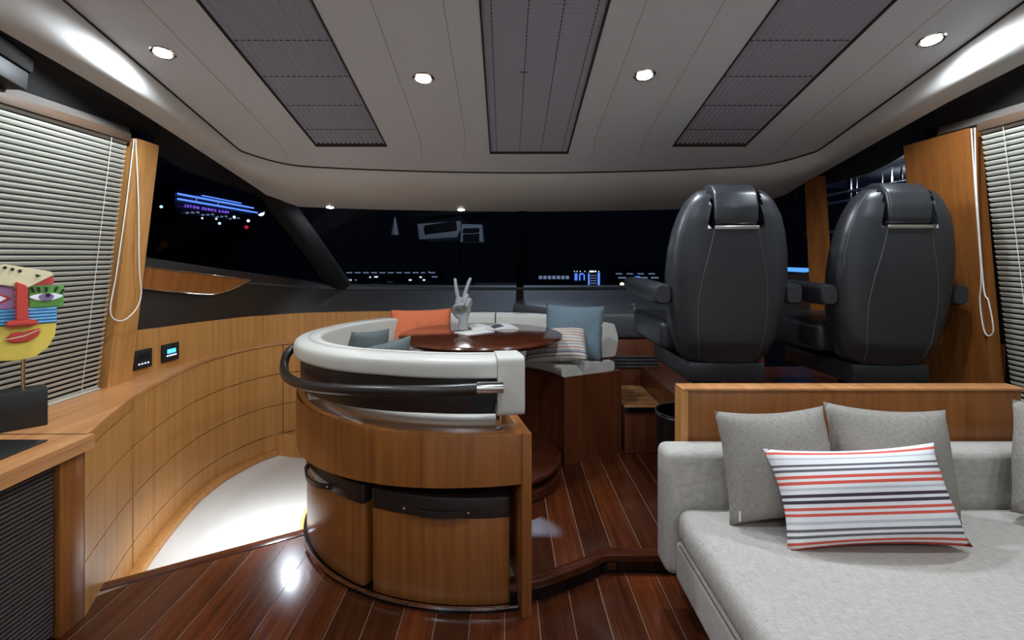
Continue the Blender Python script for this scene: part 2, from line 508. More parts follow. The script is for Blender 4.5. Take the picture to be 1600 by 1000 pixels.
# the sill narrows to nothing where the two walls meet; stop it there
n_s = 62
prism('worktop', [(-1.338, -0.6), (-1.338, 1.668), (-1.82, 1.668), (-1.82, -0.6)], SILL, SILL+0.016, 'cherry_top', cab)
prism('window_sill', offs(Ls[:n_s], -0.006)+list(reversed(offs(Us[:n_s], -0.002))), SILL, SILL+0.016, 'cherry_top', wl)
prism('worktop_edge', [(-1.338, -0.6), (-1.338, 1.668), (-1.37, 1.675), (-1.37, -0.6)], SILL-0.028, SILL-0.0005, 'cherry_top', cab)
box('corner_post', -1.40, -1.362, 1.565, 1.656, 0.0, SILL-0.03, 'cherry_deep', cab)
box('carcass', -1.82, -1.402, -0.6, 1.565, 0.001, SILL-0.03, 'dark_recess', cab)
lou = None
zz = 0.02; pitch = 0.0135
bm = box_bm(-1.40, -1.372, -0.5, 1.555, 0, 0.009, 0.002, 1)
bmesh.ops.recalc_face_normals(bm, faces=bm.faces)
lme = bpy.data.meshes.new('louvre_slat'); bm.to_mesh(lme); bm.free(); lme.materials.append(M['louvre'])
while zz < SILL-0.045:
    o = bpy.data.objects.new('louvre_slat', lme); o.location = (0, 0, zz)
    COL.objects.link(o); o.parent = cab; o.matrix_parent_inverse = cab.matrix_basis.inverted(); zz += pitch
inl = box('inset_tray', -1.70, -1.43, 1.0, 1.60, SILL+0.0162, SILL+0.022, 'tray_glass', None, 0.002)
tag(inl, 'dark glass panel lying on the left worktop before the mask', 'panel')

# wall displays on the upper strip
def on_upper(i, dz, d=0.004):
    p = Vector(Us[i]); t = (Vector(Us[i+1])-Vector(Us[i-1])).normalized(); n = Vector((t.y, -t.x))
    return p, t, n
for k, (py, lab, lit) in enumerate(((2.50, 'dark wall switch display with dim buttons, nearest the wooden pillar', False), (2.67, 'black wall control unit with glowing blue screen', True))):
    i = min(range(1, len(Us)-1), key=lambda j: abs(Us[j][1]-py))
    p, t, n = on_upper(i, 0)
    e = empty('wall_control', (p.x, p.y, 0.67)); tag(e, lab, 'control panel')
    e.rotation_euler = (0, 0, math.atan2(t.y, t.x)); bpy.context.view_layer.update()
    box('housing', -0.055, 0.055, -0.016, -0.001, -0.045, 0.045, 'plastic_black', e, 0.004, inv=False)
    if lit:
        box('screen', -0.028, 0.028, -0.018, -0.0162, -0.003, 0.018, 'display_blue', e, 0, inv=False)
        for q in range(5): box('button', -0.032+q*0.014, -0.024+q*0.014, -0.0185, -0.0162, -0.018, -0.011, 'display_dots', e, 0, inv=False)
    else:
        box('screen', -0.034, 0.034, -0.018, -0.0162, 0.0, 0.026, 'plastic_grey', e, 0, inv=False)
        for q in range(4): box('button', -0.032+q*0.018, -0.024+q*0.018, -0.0185, -0.0162, -0.024, -0.018, 'display_dots', e, 0, inv=False)

# ------------------------------------------------------------------ windows: side glass, windscreen, pillars, dash
def mir(p): return (2*BX-p[0],)+tuple(p[1:])
GRB = (-1.73, 2.42, 1.165); GFB = (-1.36, 3.95, 0.955); GFT = (-1.50, 3.42, 1.505); GRT = (-1.635, 2.40, 1.62)
WT = [(-1.50, 3.42, 1.505), (-1.1, 3.60, 1.502), (-0.5, 3.73, 1.50), (BX, 3.78, 1.498), (0.75, 3.73, 1.50), (1.35, 3.60, 1.502), (1.75, 3.42, 1.505)]
WB = [(-1.30, 4.06, 0.945), (-0.95, 4.28, 0.925), (-0.45, 4.46, 0.91), (BX, 4.52, 0.905), (0.70, 4.46, 0.91), (1.20, 4.28, 0.925), (1.55, 4.06, 0.945)]
def pane(name, quad, label):
    e = mesh(name, quad, [(0, 1, 2, 3)], 'window_glass'); struct(e, label); return e
WTs = spline(WT, 8); WBs = spline(WB, 8); hn = len(WTs)//2
w1 = loft('window_1', [WBs[:hn+1], WTs[:hn+1]], 'window_glass'); struct(w1, 'port half of the curved windscreen')
w2 = loft('window_2', [WBs[hn:], WTs[hn:]], 'window_glass'); struct(w2, 'starboard half of the curved windscreen')
pane('window_3', [GRB, GFB, GFT, GRT], 'port side window behind the wooden pillar')
pane('window_4', [mir(GRB), mir(GFB), mir(GFT), mir(GRT)], 'starboard side window behind the helm seats')
ml = loft('trim_1', [[(BX-0.03, 4.50, 0.89), (BX+0.03, 4.50, 0.89), (BX+0.03, 4.46, 0.885), (BX-0.03, 4.46, 0.885)],
                     [(BX-0.03, 3.775, 1.52), (BX+0.03, 3.775, 1.52), (BX+0.03, 3.735, 1.515), (BX-0.03, 3.735, 1.515)]], 'black_gloss', closed=True, caps=True, smooth=False)
struct(ml, 'dark centre mullion of the windscreen')
for k, f in enumerate((lambda p: p, mir)):
    pts = [f((-1.54, 3.24, 1.63)), f((-1.44, 3.62, 1.32)), f((-1.38, 3.83, 1.13)), f((-1.32, 4.02, 0.95)), f((-1.29, 4.1, 0.86))]
    o = tube('trim_%d' % (2+k), spline(pts, 5), 0.09, 'dark_trim', seg=14); struct(o, 'thick dark windscreen corner pillar')
# dash sweeps from the wood strip up to the glass
lowl = [(-1.80, 2.40, 0.815)]+[(x, y, top_z(y)) for x, y in Us[22::6]]
lowr = [(0.15, 3.74, 0.77), (0.7, 3.72, 0.77), (1.3, 3.64, 0.775), (1.72, 3.40, 0.785), (1.9, 3.0, 0.80), (2.03, 2.40, 0.815)]
low = spline(lowl+lowr, 6)
top = spline([GRB, (-1.62, 2.9, 1.093), (-1.5, 3.4, 1.028), (-1.37, 3.93, 0.958)]+WB[1:-1]+[mir((-1.37, 3.93, 0.958)), mir((-1.5, 3.4, 1.028)), mir((-1.62, 2.9, 1.093)), mir(GRB)], 6)
def resample(pts, n):
    L = [0]
    for a, b in zip(pts, pts[1:]): L.append(L[-1]+(b-a).length)
    out = []
    for k in range(n):
        s = L[-1]*k/(n-1); i = 0
        while i < len(L)-2 and L[i+1] < s: i += 1
        out.append(pts[i].lerp(pts[i+1], (s-L[i])/max(1e-9, L[i+1]-L[i])))
    return out
lo_ = resample(low, 70); to_ = resample(top, 70)
dsh = loft('wall_front', [[a for a in lo_], [a.lerp(b, 0.45)+Vector((0, 0, -0.012)) for a, b in zip(lo_, to_)], [a.lerp(b, 0.92) for a, b in zip(lo_, to_)], to_], 'dash')
struct(dsh, 'dark dashboard shelf sweeping under the windows')
sl = loft('trim_4', [[b.lerp(a, 0.0)+Vector((0, 0, 0.006)) for a, b in zip(lo_, to_)], [b.lerp(a, 0.15)+Vector((0.0, -0.004, 0.016)) for a, b in zip(lo_, to_)], [b.lerp(a, 0.18)+Vector((0, 0, -0.01)) for a, b in zip(lo_, to_)]], 'dash_grey')
struct(sl, 'grey sill strip along the foot of the windows')
# wood inlay with chrome lip under the port side window
def side_pt(s, h):      # s along window 0..1, h 0 at wood strip .. 1 at glass, on the dark side panel
    a = Vector((-1.775, 2.42, 0.815)).lerp(Vector((-1.60, 3.42, 0.775)), s)
    b = Vector(GRB).lerp(Vector(GFB), s*0.68)
    return a.lerp(b, h)
inn = Vector((0.012, 0.003, 0.004))
upper = [side_pt(0.02+0.66*k/20, 0.86-0.03*k/20) for k in range(21)]
lowp = [side_pt(0.02+0.66*k/20, interp([(0, .56), (10, .50), (13, .50), (16, .58), (18, .68), (20, .82)], k)) for k in range(21)]
inl = empty('wood_inlay', upper[0]); tag(inl, 'cherry wood inlay with chrome lip on the dark port side panel', 'trim panel')
loft('veneer', [[p+inn for p in upper], [p+inn for p in lowp]], 'cherry_deep', inl)
tube('chrome_lip', [p+inn*1.3 for p in lowp], 0.0035, 'chrome', inl, seg=6)
tube('upper_lip', [p+inn*1.3 for p in upper], 0.002, 'chrome', inl, seg=6)

# wooden pillars between blinds and side glass
def pillar(name, f, y0, y1, label, mat='cherry'):
    pl = []
    for z, dx in ((SILL+0.002 if mat == 'cherry' else 0.2, 0), (1.685, 0.131)):
        pl.append([f((-1.80+dx, y0, z)), f((-1.745+dx, y0-0.005, z)), f((-1.745+dx, y1, z)), f((-1.80+dx, y1, z))])
    o = loft(name, pl, mat, closed=True, caps=True, smooth=False); struct(o, label); return o
pillar('trim_5', lambda p: p, 2.245, 2.385, 'cherry wood window pillar on the port side')
pillar('trim_6', mir, 2.065, 2.40, 'wide cherry wood window pillar on the starboard side', 'cherry_deep')
o = loft('trim_7', [[(1.93, 3.0, .8), (1.90, 2.99, .8), (1.86, 3.12, .8), (1.9, 3.14, .8)], [(1.80, 2.88, 1.62), (1.76, 2.88, 1.62), (1.74, 2.98, 1.6), (1.78, 3.0, 1.6)]], 'cherry_deep', closed=True, caps=True, smooth=False)
struct(o, 'slim wooden post in the starboard side window')
# outer side walls behind the blinds
for s, f, nm in ((0, lambda p: p, 'wall_outer_left'), (1, mir, 'wall_outer_right')):
    o = loft(nm, [[f((-1.86, -1.5, -0.2)), f((-1.86, 2.42, -0.2))], [f((-1.86, -1.5, 0.6)), f((-1.86, 2.42, 0.6))], [f((-1.73, -1.5, 1.76)), f((-1.73, 2.42, 1.76))]], 'dark_trim', smooth=False)
    struct(o, 'dark outer wall behind the blind')
o = prism('wall_back', [(-1.9, -1.52), (2.15, -1.52), (2.15, -1.5), (-1.9, -1.5)], 0.0, 2.1, 'headliner_cove')  # unseen aft wall, added to keep light bouncing in the cabin
struct(o, 'unseen rear bulkhead, pale to bounce light')
o = prism('wall_right', [(2.0, 2.08), (2.03, 2.08), (2.03, 3.34), (2.0, 3.34)], 0.0, 0.81, 'cherry_red')
struct(o, 'dark cherry wall beside the helm seats')

# ------------------------------------------------------------------ blinds
def blind(f, y0, y1, label, cord_y, name='venetian_blind'):
    e = empty(name, f((-1.77, y1-0.3, SILL+0.02))); tag(e, label, 'blind', None)
    z0, z1 = SILL+0.03, 1.665
    lean = lambda z: -1.775+0.135*(z-SILL)/(1.72-SILL)
    half = 0.0105
    sgn = 1 if f((0, 0, 0))[0] == 0 else -1
    bm = bmesh.new()
    # gently curved slat, tilted nearly shut, along local y
    sec = []
    for k in range(5):
        u = -1+k*0.5
        sec.append((sgn*(0.40*half*u+0.0016*(1-u*u)), 0.68*half*u))
    vs = [[bm.verts.new((a, yy, b)) for a, b in sec] for yy in (y0, y1)]
    for k in range(4): bm.faces.new((vs[0][k], vs[0][k+1], vs[1][k+1], vs[1][k]))
    me = bpy.data.meshes.new('slat'); bm.to_mesh(me); bm.free(); me.materials.append(M['blind_slat'])
    for p in me.polygons: p.use_smooth = True
    z = z0
    while z < z1:
        o = bpy.data.objects.new('slat', me); px = f((lean(z), 0, z))[0]
        o.location = (px, 0, z); COL.objects.link(o); o.parent = e; o.matrix_parent_inverse = e.matrix_basis.inverted()
        z += 0.0207
    a, b = f((lean(1.69)-0.02, 0, 0))[0], f((lean(1.69)+0.018, 0, 0))[0]
    box('head_rail', min(a, b), max(a, b), y0, y1, 1.665, 1.70, 'rail_brown', e, 0.003)
    a, b = f((lean(SILL+.02)-0.012, 0, 0))[0], f((lean(SILL+.02)+0.012, 0, 0))[0]
    box('bottom_rail', min(a, b), max(a, b), y0, y1, SILL+0.0165, SILL+0.024, 'blind_slat', e, 0.002)
    for cy in (y1-0.10, y1-0.12-0.55, y1-1.3):
        tube('ladder_cord', [f((lean(z)+0.012, cy, z)) for z in (SILL+0.02, 1.1, 1.68)], 0.0011, 'blind_cord', e, seg=5)
    pts = cord_y(lean)
    tube('pull_cord', [f(p) for p in spline(pts, 8)], 0.0028, 'blind_cord', e, seg=7)
    return e
blind(lambda p: p, 0.3, 2.225, 'cream venetian blind behind the coloured face mask',
      lambda ln: [(ln(1.68)+.03, 2.225, 1.68), (ln(1.4)+.03, 2.225, 1.4), (ln(1.1)+.03, 2.215, 1.1), (ln(.93)+.035, 2.20, 0.93), (ln(.89)+.05, 2.25, 0.885),
                  (ln(.92)+.06, 2.315, 0.925), (ln(1.0)+.06, 2.34, 1.0), (ln(1.1)+.06, 2.31, 1.12), (ln(1.4)+.05, 2.27, 1.4), (ln(1.68)+.03, 2.235, 1.68)])
blind(mir, 0.3, 2.04, 'cream venetian blind on the right beside the wide wooden pillar',
      lambda ln: [(ln(1.68)+.03, 2.05, 1.68), (ln(1.4)+.04, 2.055, 1.4), (ln(1.1)+.05, 2.06, 1.1), (ln(.98)+.055, 2.075, 0.99), (ln(.9)+.055, 2.07, 0.88), (ln(.85)+.06, 2.05, 0.85),
                  (ln(.88)+.06, 2.025, 0.88), (ln(1.0)+.06, 2.03, 0.99), (ln(1.05)+.06, 2.045, 1.05), (ln(1.4)+.05, 2.04, 1.4), (ln(1.68)+.03, 2.035, 1.68)])

# ------------------------------------------------------------------ ceiling
def zc(y):
    if y >= 1.4: return 1.66+0.2375*(3.0-y)
    t = max(0, (1.4-y)); return 2.04+0.2375*min(t, 0.3)*(1-min(t, 0.3)/0.6)
XL, XR = -1.405, 1.655
HOLES = [(-0.985, -0.615, 2.66), (-0.085, 0.335, 2.745), (0.865, 1.245, 2.66)]
def yf(x):
    u = abs(x-BX)/1.53
    return 3.0-0.13*u*u-0.30*max(0, (u-0.82)/0.18)**2.2*0.55
xs_c = sorted(set([XL, XR]+[h for H in HOLES for h in H[:2]]+[XL+0.02, XL+0.05, XL+0.09, XL+0.14, XL+0.2, XL+0.3, XR-0.02, XR-0.05, XR-0.09, XR-0.14, XR-0.2, XR-0.3]+[-0.35, 0.6, 0.12]))
def ystop(x0, x1):
    for a, b, y in HOLES:
        if x0 >= a-1e-6 and x1 <= b+1e-6: return y
    return None
V = []; F = []
ys_c = [-1.5, 0.6]+[1.1+0.05*k for k in range(7)]+[2.0, 2.3]
def add_strip(x0, x1, ys0, ys1, n):
    base = len(V)
    for k in range(n+1):
        t = k/n
        for xx, a, b in ((x0, ys0(x0), ys1(x0)), (x1, ys0(x1), ys1(x1))):
            y = lerp(a, b, t); V.append((xx, y, zc(y)))
    for k in range(n): F.append((base+2*k, base+2*k+1, base+2*k+3, base+2*k+2))
for x0, x1 in zip(xs_c, xs_c[1:]):
    h = ystop(x0, x1)
    if h is None:
        add_strip(x0, x1, lambda q: -1.5, lambda q: 1.0, 8)
        add_strip(x0, x1, lambda q: 1.0, yf, 24)
    else:
        add_strip(x0, x1, lambda q: -1.5, lambda q: 0.55, 4)
        add_strip(x0, x1, lambda q: h, yf, 4)
ce = mesh('ceiling', V, F, 'headliner'); shade(ce); struct(ce, 'grey-white padded headliner sloping down to the windscreen')
# upper hull skin so no sky shows through
o = loft('ceiling_outer', [[(-1.9, y, zc(y)+0.10), (2.15, y, zc(y)+0.10)] for y in (-1.6, 0.6, 1.4, 2.0, 3.0, 3.5)], 'dark_trim', smooth=False); struct(o, 'outer roof skin above the headliner')
# panel seams
def seam(pts, name='seam'):
    o = tube(name, [(x, y, zc(y)-0.0002) for x, y in pts], 0.0011, 'seam_line', ce, seg=5); return o
for xa in (-1.16, -0.43, -0.20, 0.45, 0.70, 1.42):
    seam([(xa, 0.9+0.2*k) for k in range(9)]+[(xa+0.004*(1 if xa > BX else -1), 2.62), (xa+0.03*(1 if xa > BX else -1), 2.80)])

# pleated shades in the three roof lights
def skylight(x0, x1, yend, cross, label):
    ya = 0.55
    e = empty('skylight_shade', ((x0+x1)/2, yend, zc(yend))); tag(e, label, 'skylight shade', 'pleated skylight shades')
    # dark frame lining the recess
    for nm, a, b in (('frame_side', x0, x0+0.006), ('frame_side', x1-0.006, x1)):
        loft(nm, [[(a, ya+(yend-ya)*k/20, zc(ya+(yend-ya)*k/20)+z) for z in (-0.004, 0.03)]+[(b, ya+(yend-ya)*k/20, zc(ya+(yend-ya)*k/20)+z) for z in (0.03, -0.004)] for k in range(21)], 'groove', e, closed=True, caps=True, smooth=False)
    loft('frame_end', [[(xx, yend-0.008, zc(yend)-0.004), (xx, yend, zc(yend)-0.004), (xx, yend, zc(yend)+0.03), (xx, yend-0.008, zc(yend)+0.03)] for xx in (x0, x1)], 'groove', e, closed=True, caps=True, smooth=False)
    rows = []
    xi0, xi1 = x0+0.006, x1-0.006
    amp = 0.009
    if cross:
        n = int((yend-0.008-ya)/0.0095)
        for k in range(n+1):
            y = ya+(yend-0.008-ya)*k/n; z = zc(y)+0.006+(amp if k % 2 else 0)
            rows.append([(xi0, y, z), (xi1, y, z)])
        cords = [[(x0+fx*(x1-x0), ya+(yend-0.01-ya)*k/30) for k in range(31)] for fx in (0.09, 0.38, 0.655, 0.92)]
    else:
        n = int((xi1-xi0)/0.0112)
        ysn = [ya+(yend-0.008-ya)*k/24 for k in range(25)]
        for k in range(n+1):
            xx = xi0+(xi1-xi0)*k/n
            rows.append([(xx, y, zc(y)+0.006+(amp if k % 2 else 0)) for y in ysn])
        cords = [[(xi0, yy), (xi1, yy)] for yy in (yend-0.16, yend-0.38, yend-0.60, yend-0.82, yend-1.04, yend-1.26)]
    o = loft('pleated_fabric', rows, 'shade_fabric', e, smooth=False)
    for c in cords:
        tube('cord', [(a, b, zc(b)+0.006+amp*0.35) for a, b in c], 0.0016, 'shade_cord', e, seg=5)
    if cross:
        tube('pull_tab', [(x0+0.14, 2.02, zc(2.02)+0.003), (x0+0.17, 2.015, zc(2.015)-0.002)], 0.0018, 'shade_cord', e, seg=5)
skylight(*HOLES[0], False, 'grey pleated roof shade left of centre, pleats running lengthwise')
skylight(*HOLES[1], True, 'grey pleated roof shade in the middle, pleats running crosswise')
skylight(*HOLES[2], False, 'grey pleated roof shade right of centre above the helm seats')

# cove around the headliner: edge E, crease Mi, lower rim Fr
E = []; Mi = []; Fr = []
left_ys = [-1.5, 0.0, 0.8, 1.4, 1.8, 2.1, 2.4, 2.6]
def rimL(y):   # lower rim on port side
    x = interp([(0, -1.55), (2.3, -1.55), (3.1, -1.50), (3.45, -1.50)], y)
    z = interp([(-2, 1.93), (1.0, 1.925), (1.57, 1.867), (2.21, 1.778), (3.08, 1.58), (3.42, 1.505)], y)
    return (x, y, z)
nE = 26
ex = [XL+(XR-XL)*k/nE for k in range(nE+1)]
Ecurve = [(XL, y, zc(y)) for y in left_ys]+[(x, yf(x), zc(yf(x))) for x in
          [XL, XL+.01, XL+.03, XL+.06, XL+.10, XL+.15, XL+.22, XL+.32]+[XL+0.45+(XR-XL-0.9)*k/16 for k in range(17)]+[XR-.32, XR-.22, XR-.15, XR-.10, XR-.06, XR-.03, XR-.01, XR]]+[(XR, y, zc(y)) for y in reversed(left_ys)]
Fcurve = [Vector(rimL(y)) for y in left_ys]+[Vector(rimL(y)) for y in (2.9, 3.1, 3.3)]+[Vector(p) for p in spline(WT, 4)]
Fcurve += [Vector(mir(rimL(y))) for y in (3.3, 3.1, 2.9)]+[Vector(mir(rimL(y))) for y in reversed(left_ys)]
Fcurve += []
Er = resample([Vector(p) for p in Ecurve], 140); Fr_ = resample(Fcurve, 140)
# pair up so that side points share y: resample each third separately
def thirds(curve, i0, i1, n1, n2):
    a = resample(curve[:i0+1], n1); b = resample(curve[i0:i1+1], n2); c = resample(curve[i1:], n1)
    return a+b[1:-1]+c
Ev = [Vector(p) for p in Ecurve]
ie0 = len(left_ys)-1; ie1 = len(Ev)-len(left_ys)
if0 = len(left_ys)-1; if1 = len(Fcurve)-len(left_ys)
Er = thirds(Ev, ie0, ie1, 40, 90); Fr_ = thirds(Fcurve, if0, if1, 40, 90)
cov = []
prof = [(0.0, 0.004, 0), (0.0, -0.012, 0), (0.10, -0.05, 0), (0.22, -0.085, 1), (0.36, -0.098, 1), (0.6, 0, 2), (1.0, 0, 2)]
rowsC = []
for idx in range(7):
    row = []
    for j, (e, f) in enumerate(zip(Er, Fr_)):
        drop = Vector((0, 0, 1))
        hgt = e.z-f.z
        t = (0.0, 0.0, 0.09, 0.2, 0.34, 0.62, 1.0)[idx]
        zf = (0.0, 0.10, 0.45, 0.78, 0.92, 0.985, 1.0)[idx] if hgt < 0.13 else (0.0, 0.08, 0.34, 0.56, 0.70, 0.86, 1.0)[idx]
        k = max(0, min(1, (hgt-0.09)/0.06))
        za = (-0.01, 0.10, 0.50, 0.82, 0.95, 0.99, 1.0)[idx]; zb = (-0.01, 0.08, 0.36, 0.58, 0.72, 0.87, 1.0)[idx]
        zf = lerp(za, zb, k)
        p = e.lerp(f, t); row.append(Vector((p.x, p.y, e.z-hgt*zf-(0.0 if idx else 0.0))))
    rowsC.append(row)
cv = loft('ceiling_cove', rowsC, 'headliner_cove', ang=60); struct(cv, 'cream rounded cove framing the headliner')
o = tube('ceiling_seam', [p+Vector((0, 0, -0.003)) for p in Er], 0.005, 'groove', cv, seg=6)
# dark trim between cove and windows
gl = []
for y in left_ys[:-1]: gl.append(Vector((-1.66, y, 1.735)))
gl += [Vector((-1.655, 2.42, 1.66)), Vector((-1.63, 2.6, 1.60)), Vector((-1.56, 3.0, 1.565)), Vector((-1.50, 3.44, 1.50))]
fl_ = [Vector(rimL(y)) for y in left_ys[:-1]]+[Vector(rimL(y)) for y in (2.42, 2.6, 3.0, 3.42)]
ga = resample(fl_, 50); gb = resample(gl, 50)
up = Vector((0, 0, 0.006))
for nm, f in (('trim_8', lambda p: p), ('trim_9', lambda p: Vector((2*BX-p.x, p.y, p.z)))):
    o = loft(nm, [[f(p+Vector((-0.004, 0, 0.012))) for p in ga], [f(a.lerp(b, 0.55)+Vector((0, 0, 0.04))) for a, b in zip(ga, gb)], [f(p) for p in gb]], 'dark_trim')
    struct(o, 'dark band between cove and side window')
    o = loft(nm.replace('8', '10').replace('9', '11'), [[f(Vector((-1.655, y, 1.735))) for y in (-1.5, 2.25)], [f(Vector((-1.645, y, 1.70))) for y in (-1.5, 2.25)], [f(Vector((-1.70, y, 1.69))) for y in (-1.5, 2.25)]], 'grey_trim', smooth=False)
    struct(o, 'grey fabric valance above the blind')

# ------------------------------------------------------------------ recessed lamps
def downlight(x, y, label, r=0.034, watts=LAMP_W, z=None, nrm=None, ang=174):
    z = zc(y) if z is None else z
    nrm = Vector((0, -0.231, -0.973)) if nrm is None else Vector(nrm).normalized()
    e = empty('ceiling_light', (x, y, z)); tag(e, label, 'ceiling light', 'recessed cabin downlights')
    e.rotation_euler = nrm.to_track_quat('-Z', 'Y').to_euler(); bpy.context.view_layer.update()
    lathe('bezel', [(r*1.0, 0.006), (r*1.28, 0.004), (r*1.3, -0.002), (r*1.15, -0.006), (r*1.0, -0.004)], (0, 0, 0), 'chrome', e, 28, inv=False)
    lathe('lens', [(r*0.98, 0.004), (r*0.98, -0.0035), (r*0.6, -0.006), (0.001, -0.007)], (0, 0, 0), 'lamp_glow', e, 28, inv=False)
    ld = bpy.data.lights.new('lamp_light', 'SPOT'); ld.energy = watts; ld.color = LAMP_COL
    ld.spot_size = R(ang); ld.spot_blend = 0.35; ld.shadow_soft_size = r*0.9
    lo = bpy.data.objects.new('lamp_light', ld); COL.objects.link(lo); lo.parent = e; lo.location = (0, 0, -0.016 - 0.02*0)
    return e
downlight(-1.268, 1.894, 'leftmost round ceiling downlight beside the lit cove')
downlight(-0.33, 2.056, 'round ceiling downlight between left and middle roof shades')
downlight(0.552, 2.034, 'round ceiling downlight between middle and right roof shades')
downlight(1.515, 1.822, 'rightmost round ceiling downlight above the sofa')
downlight(-1.20, 3.50, 'small downlight under the front cove, left one', 0.027, 1.5, z=1.506, nrm=(0, -0.22, -1))
downlight(-0.32, 3.68, 'small downlight under the front cove, nearest the mullion', 0.027, 1.5, z=1.505, nrm=(0, -0.22, -1))
for x, sd in ((-1.1, 'port'), (BX, 'centre'), (1.35, 'starboard')):
    for y, rw in ((0.75, 'overhead'), (-0.6, 'rearmost')):
        downlight(x, y, 'round ceiling downlight behind the viewer, %s row, %s side' % (rw, sd), watts=15)

# speaker box at the top left
sp_ = empty('speaker_box', (-1.62, 1.66, 1.80)); tag(sp_, 'dark box mounted under the cove at top left', 'speaker')
sp_.rotation_euler = (R(-8), R(0), R(8)); bpy.context.view_layer.update()
box('body', -0.10, 0.04, -0.10, 0.06, -0.01, 0.055, 'plastic_grey', sp_, 0.006, inv=False)
box('bracket', -0.10, 0.035, -0.10, 0.05, -0.075, -0.012, 'plastic_black', sp_, 0.006, inv=False)

# ------------------------------------------------------------------ dinette
CX, CY = -0.12, 2.47
def ring(r, deg, far=1.15):
    t = R(deg); s = math.sin(t)
    return CX+r*math.cos(t), CY+r*s*(far if s > 0 else 1.0)
def ring_sweep(name, prof, d0, d1, mat, parent, zf=None, n=None, ang=40):
    """prof: closed (r,z) outline; zf(deg) optional extra function applied as z -> zf(deg, z)"""
    n = n or max(8, int(abs(d1-d0)/3))
    rows = []
    for k in range(n+1):
        a = lerp(d0, d1, k/n)
        rows.append([(*ring(r, a), zf(a, z) if zf else z) for r, z in prof])
    return loft(name, rows, mat, parent, closed=True, caps=True, ang=ang)
D0, D1 = 24, 282          # opening faces starboard
di = empty('dinette_bench', (CX, CY, 0)); tag(di, 'round cherry wood dinette bench with cream leather backrests', 'bench')
def rect(r0, r1, z0, z1): return [(r0, z0), (r1, z0), (r1, z1), (r0, z1)]
ring_sweep('drum', rect(0.46, 0.795, -0.15, 0.012), 165, D1, 'black_gloss', di)
ring_sweep('drum_skirt', rect(0.796, 0.815, -0.15, -0.004), 165, 226, 'cherry', di)
ring_sweep('inner_face', rect(0.47, 0.50, 0.02, 0.53), 60, D1-2, 'cherry_red', di)
ring_sweep('back_panel', rect(0.50, 0.53, 0.013, 0.40), 150, D1-2, 'dark_recess', di)
ring_sweep('seat_board', rect(0.48, 0.74, 0.515, 0.53), D0+4, D1-1, 'cherry_deep', di)
ring_sweep('far_bench', rect(0.47, 0.84, 0.07, 0.53), D0, 176, 'cherry_red', di)
band_lo = lambda a, z: z if z > 0.5 else interp([(165, 0.375), (215, 0.39), (270, 0.425), (285, 0.43)], a)
ring_sweep('wood_band', round_poly(rect(0.726, 0.825, 0.38, 0.595), 0.006, 2), 160, D1, 'cherry_deep', di, zf=band_lo)
# end board standing on the floor
e0 = Vector(ring(0.835, D1)); e1 = Vector(ring(0.46, D1)); dv = (e1-e0).normalized(); pv = Vector((dv.y, -dv.x))*0.032
if pv.x < 0: pv = -pv
plan = [e0, e1, e1+pv, e0+pv]
prism('end_board', [(p.x, p.y) for p in plan], 0.0, 0.595, 'cherry_deep', di, bev=0.002)
ring_sweep('bay_trim', rect(0.797, 0.806, 0.016, 0.024), 212, D1-0.5, 'chrome', di)

# seat cushions
for nm, a0, a1, lab in (('seat_cushion', 160.5, D1-5, 'cream leather seat cushion seen through the gap under the near backrest'), ('seat_cushion', D0+0.6, 159.5, 'cream leather seat cushion on the far side of the dinette')):
    zt = 0.622 if a1 > 200 else 0.588
    ro = 0.722 if a1 > 200 else 0.80
    o = ring_sweep(nm, round_poly(rect(0.455, ro, 0.531, zt), 0.022, 4), a0, a1, 'cream_leather', None)
    tag(o, lab, 'cushion', 'dinette seat cushions')

# backrests
ztop = lambda a: interp([(24, 0.80), (130, 0.80), (200, 0.825), (250, 0.845), (290, 0.845)], a)
def zmap(a, z): return z if z < 0.7 else z+ztop(a)-0.845
def zmap_out(a, z): return z if z > 0.7 else z-interp([(150, 0.03), (215, 0.02), (260, 0), (290, 0)], a)
bk = ring_sweep('backrest', round_poly([(0.715, 0.664), (0.75, 0.664), (0.765, 0.775), (0.835, 0.775), (0.835, 0.835), (0.72, 0.845)], [0.015, 0.015, 0.005, 0.012, 0.026, 0.022], 4), 132, D1-5.6, 'cream_leather', di, zf=zmap, n=60)
bk['label'] = 'near cream leather backrest with dark outer band'
ring_sweep('outer_band', round_poly(rect(0.772, 0.808, 0.655, 0.772), 0.006, 2), 140, D1-5.8, 'brown_leather', bk, zf=lambda a, z: zmap(a, zmap_out(a, z)), n=50)
ring_sweep('end_cushion', round_poly(rect(0.70, 0.836, 0.653, 0.845), 0.024, 5), D1-5.5, D1+0.6, 'cream_leather', bk, zf=zmap, n=6)
ring_sweep('weave_panel', rect(0.809, 0.811, 0.660, 0.770), D1-11.5, D1-5.9, 'plastic_black', bk)
for r_, z_ in ((0.772, 0.8445),):
    tube('stitch', [(*ring(r_, a), z_+ztop(a)-0.845+0.0005) for a in range(140, 277, 4)], 0.0012, 'cream_stitch', bk, seg=5)
tube('post', [(*ring(0.775, 277.6), 0.594), (*ring(0.775, 277.6), 0.70)], 0.0035, 'chrome', bk, seg=8)
x_, y_ = ring(0.775, 277.6)
lathe('post_foot', [(0.016, 0.0), (0.016, 0.003), (0.006, 0.007)], (x_, y_, 0.5945), 'brushed_steel', bk, 20)
x_, y_ = ring(0.77, 212)
bx_ = box('bracket', -0.018, 0.018, -0.02, 0.02, 0.0, 0.07, 'blind_cord', bk, 0.003)
bx_.matrix_basis = Matrix.Translation((x_, y_, 0.595)) @ Matrix.Rotation(R(212-90), 4, 'Z')

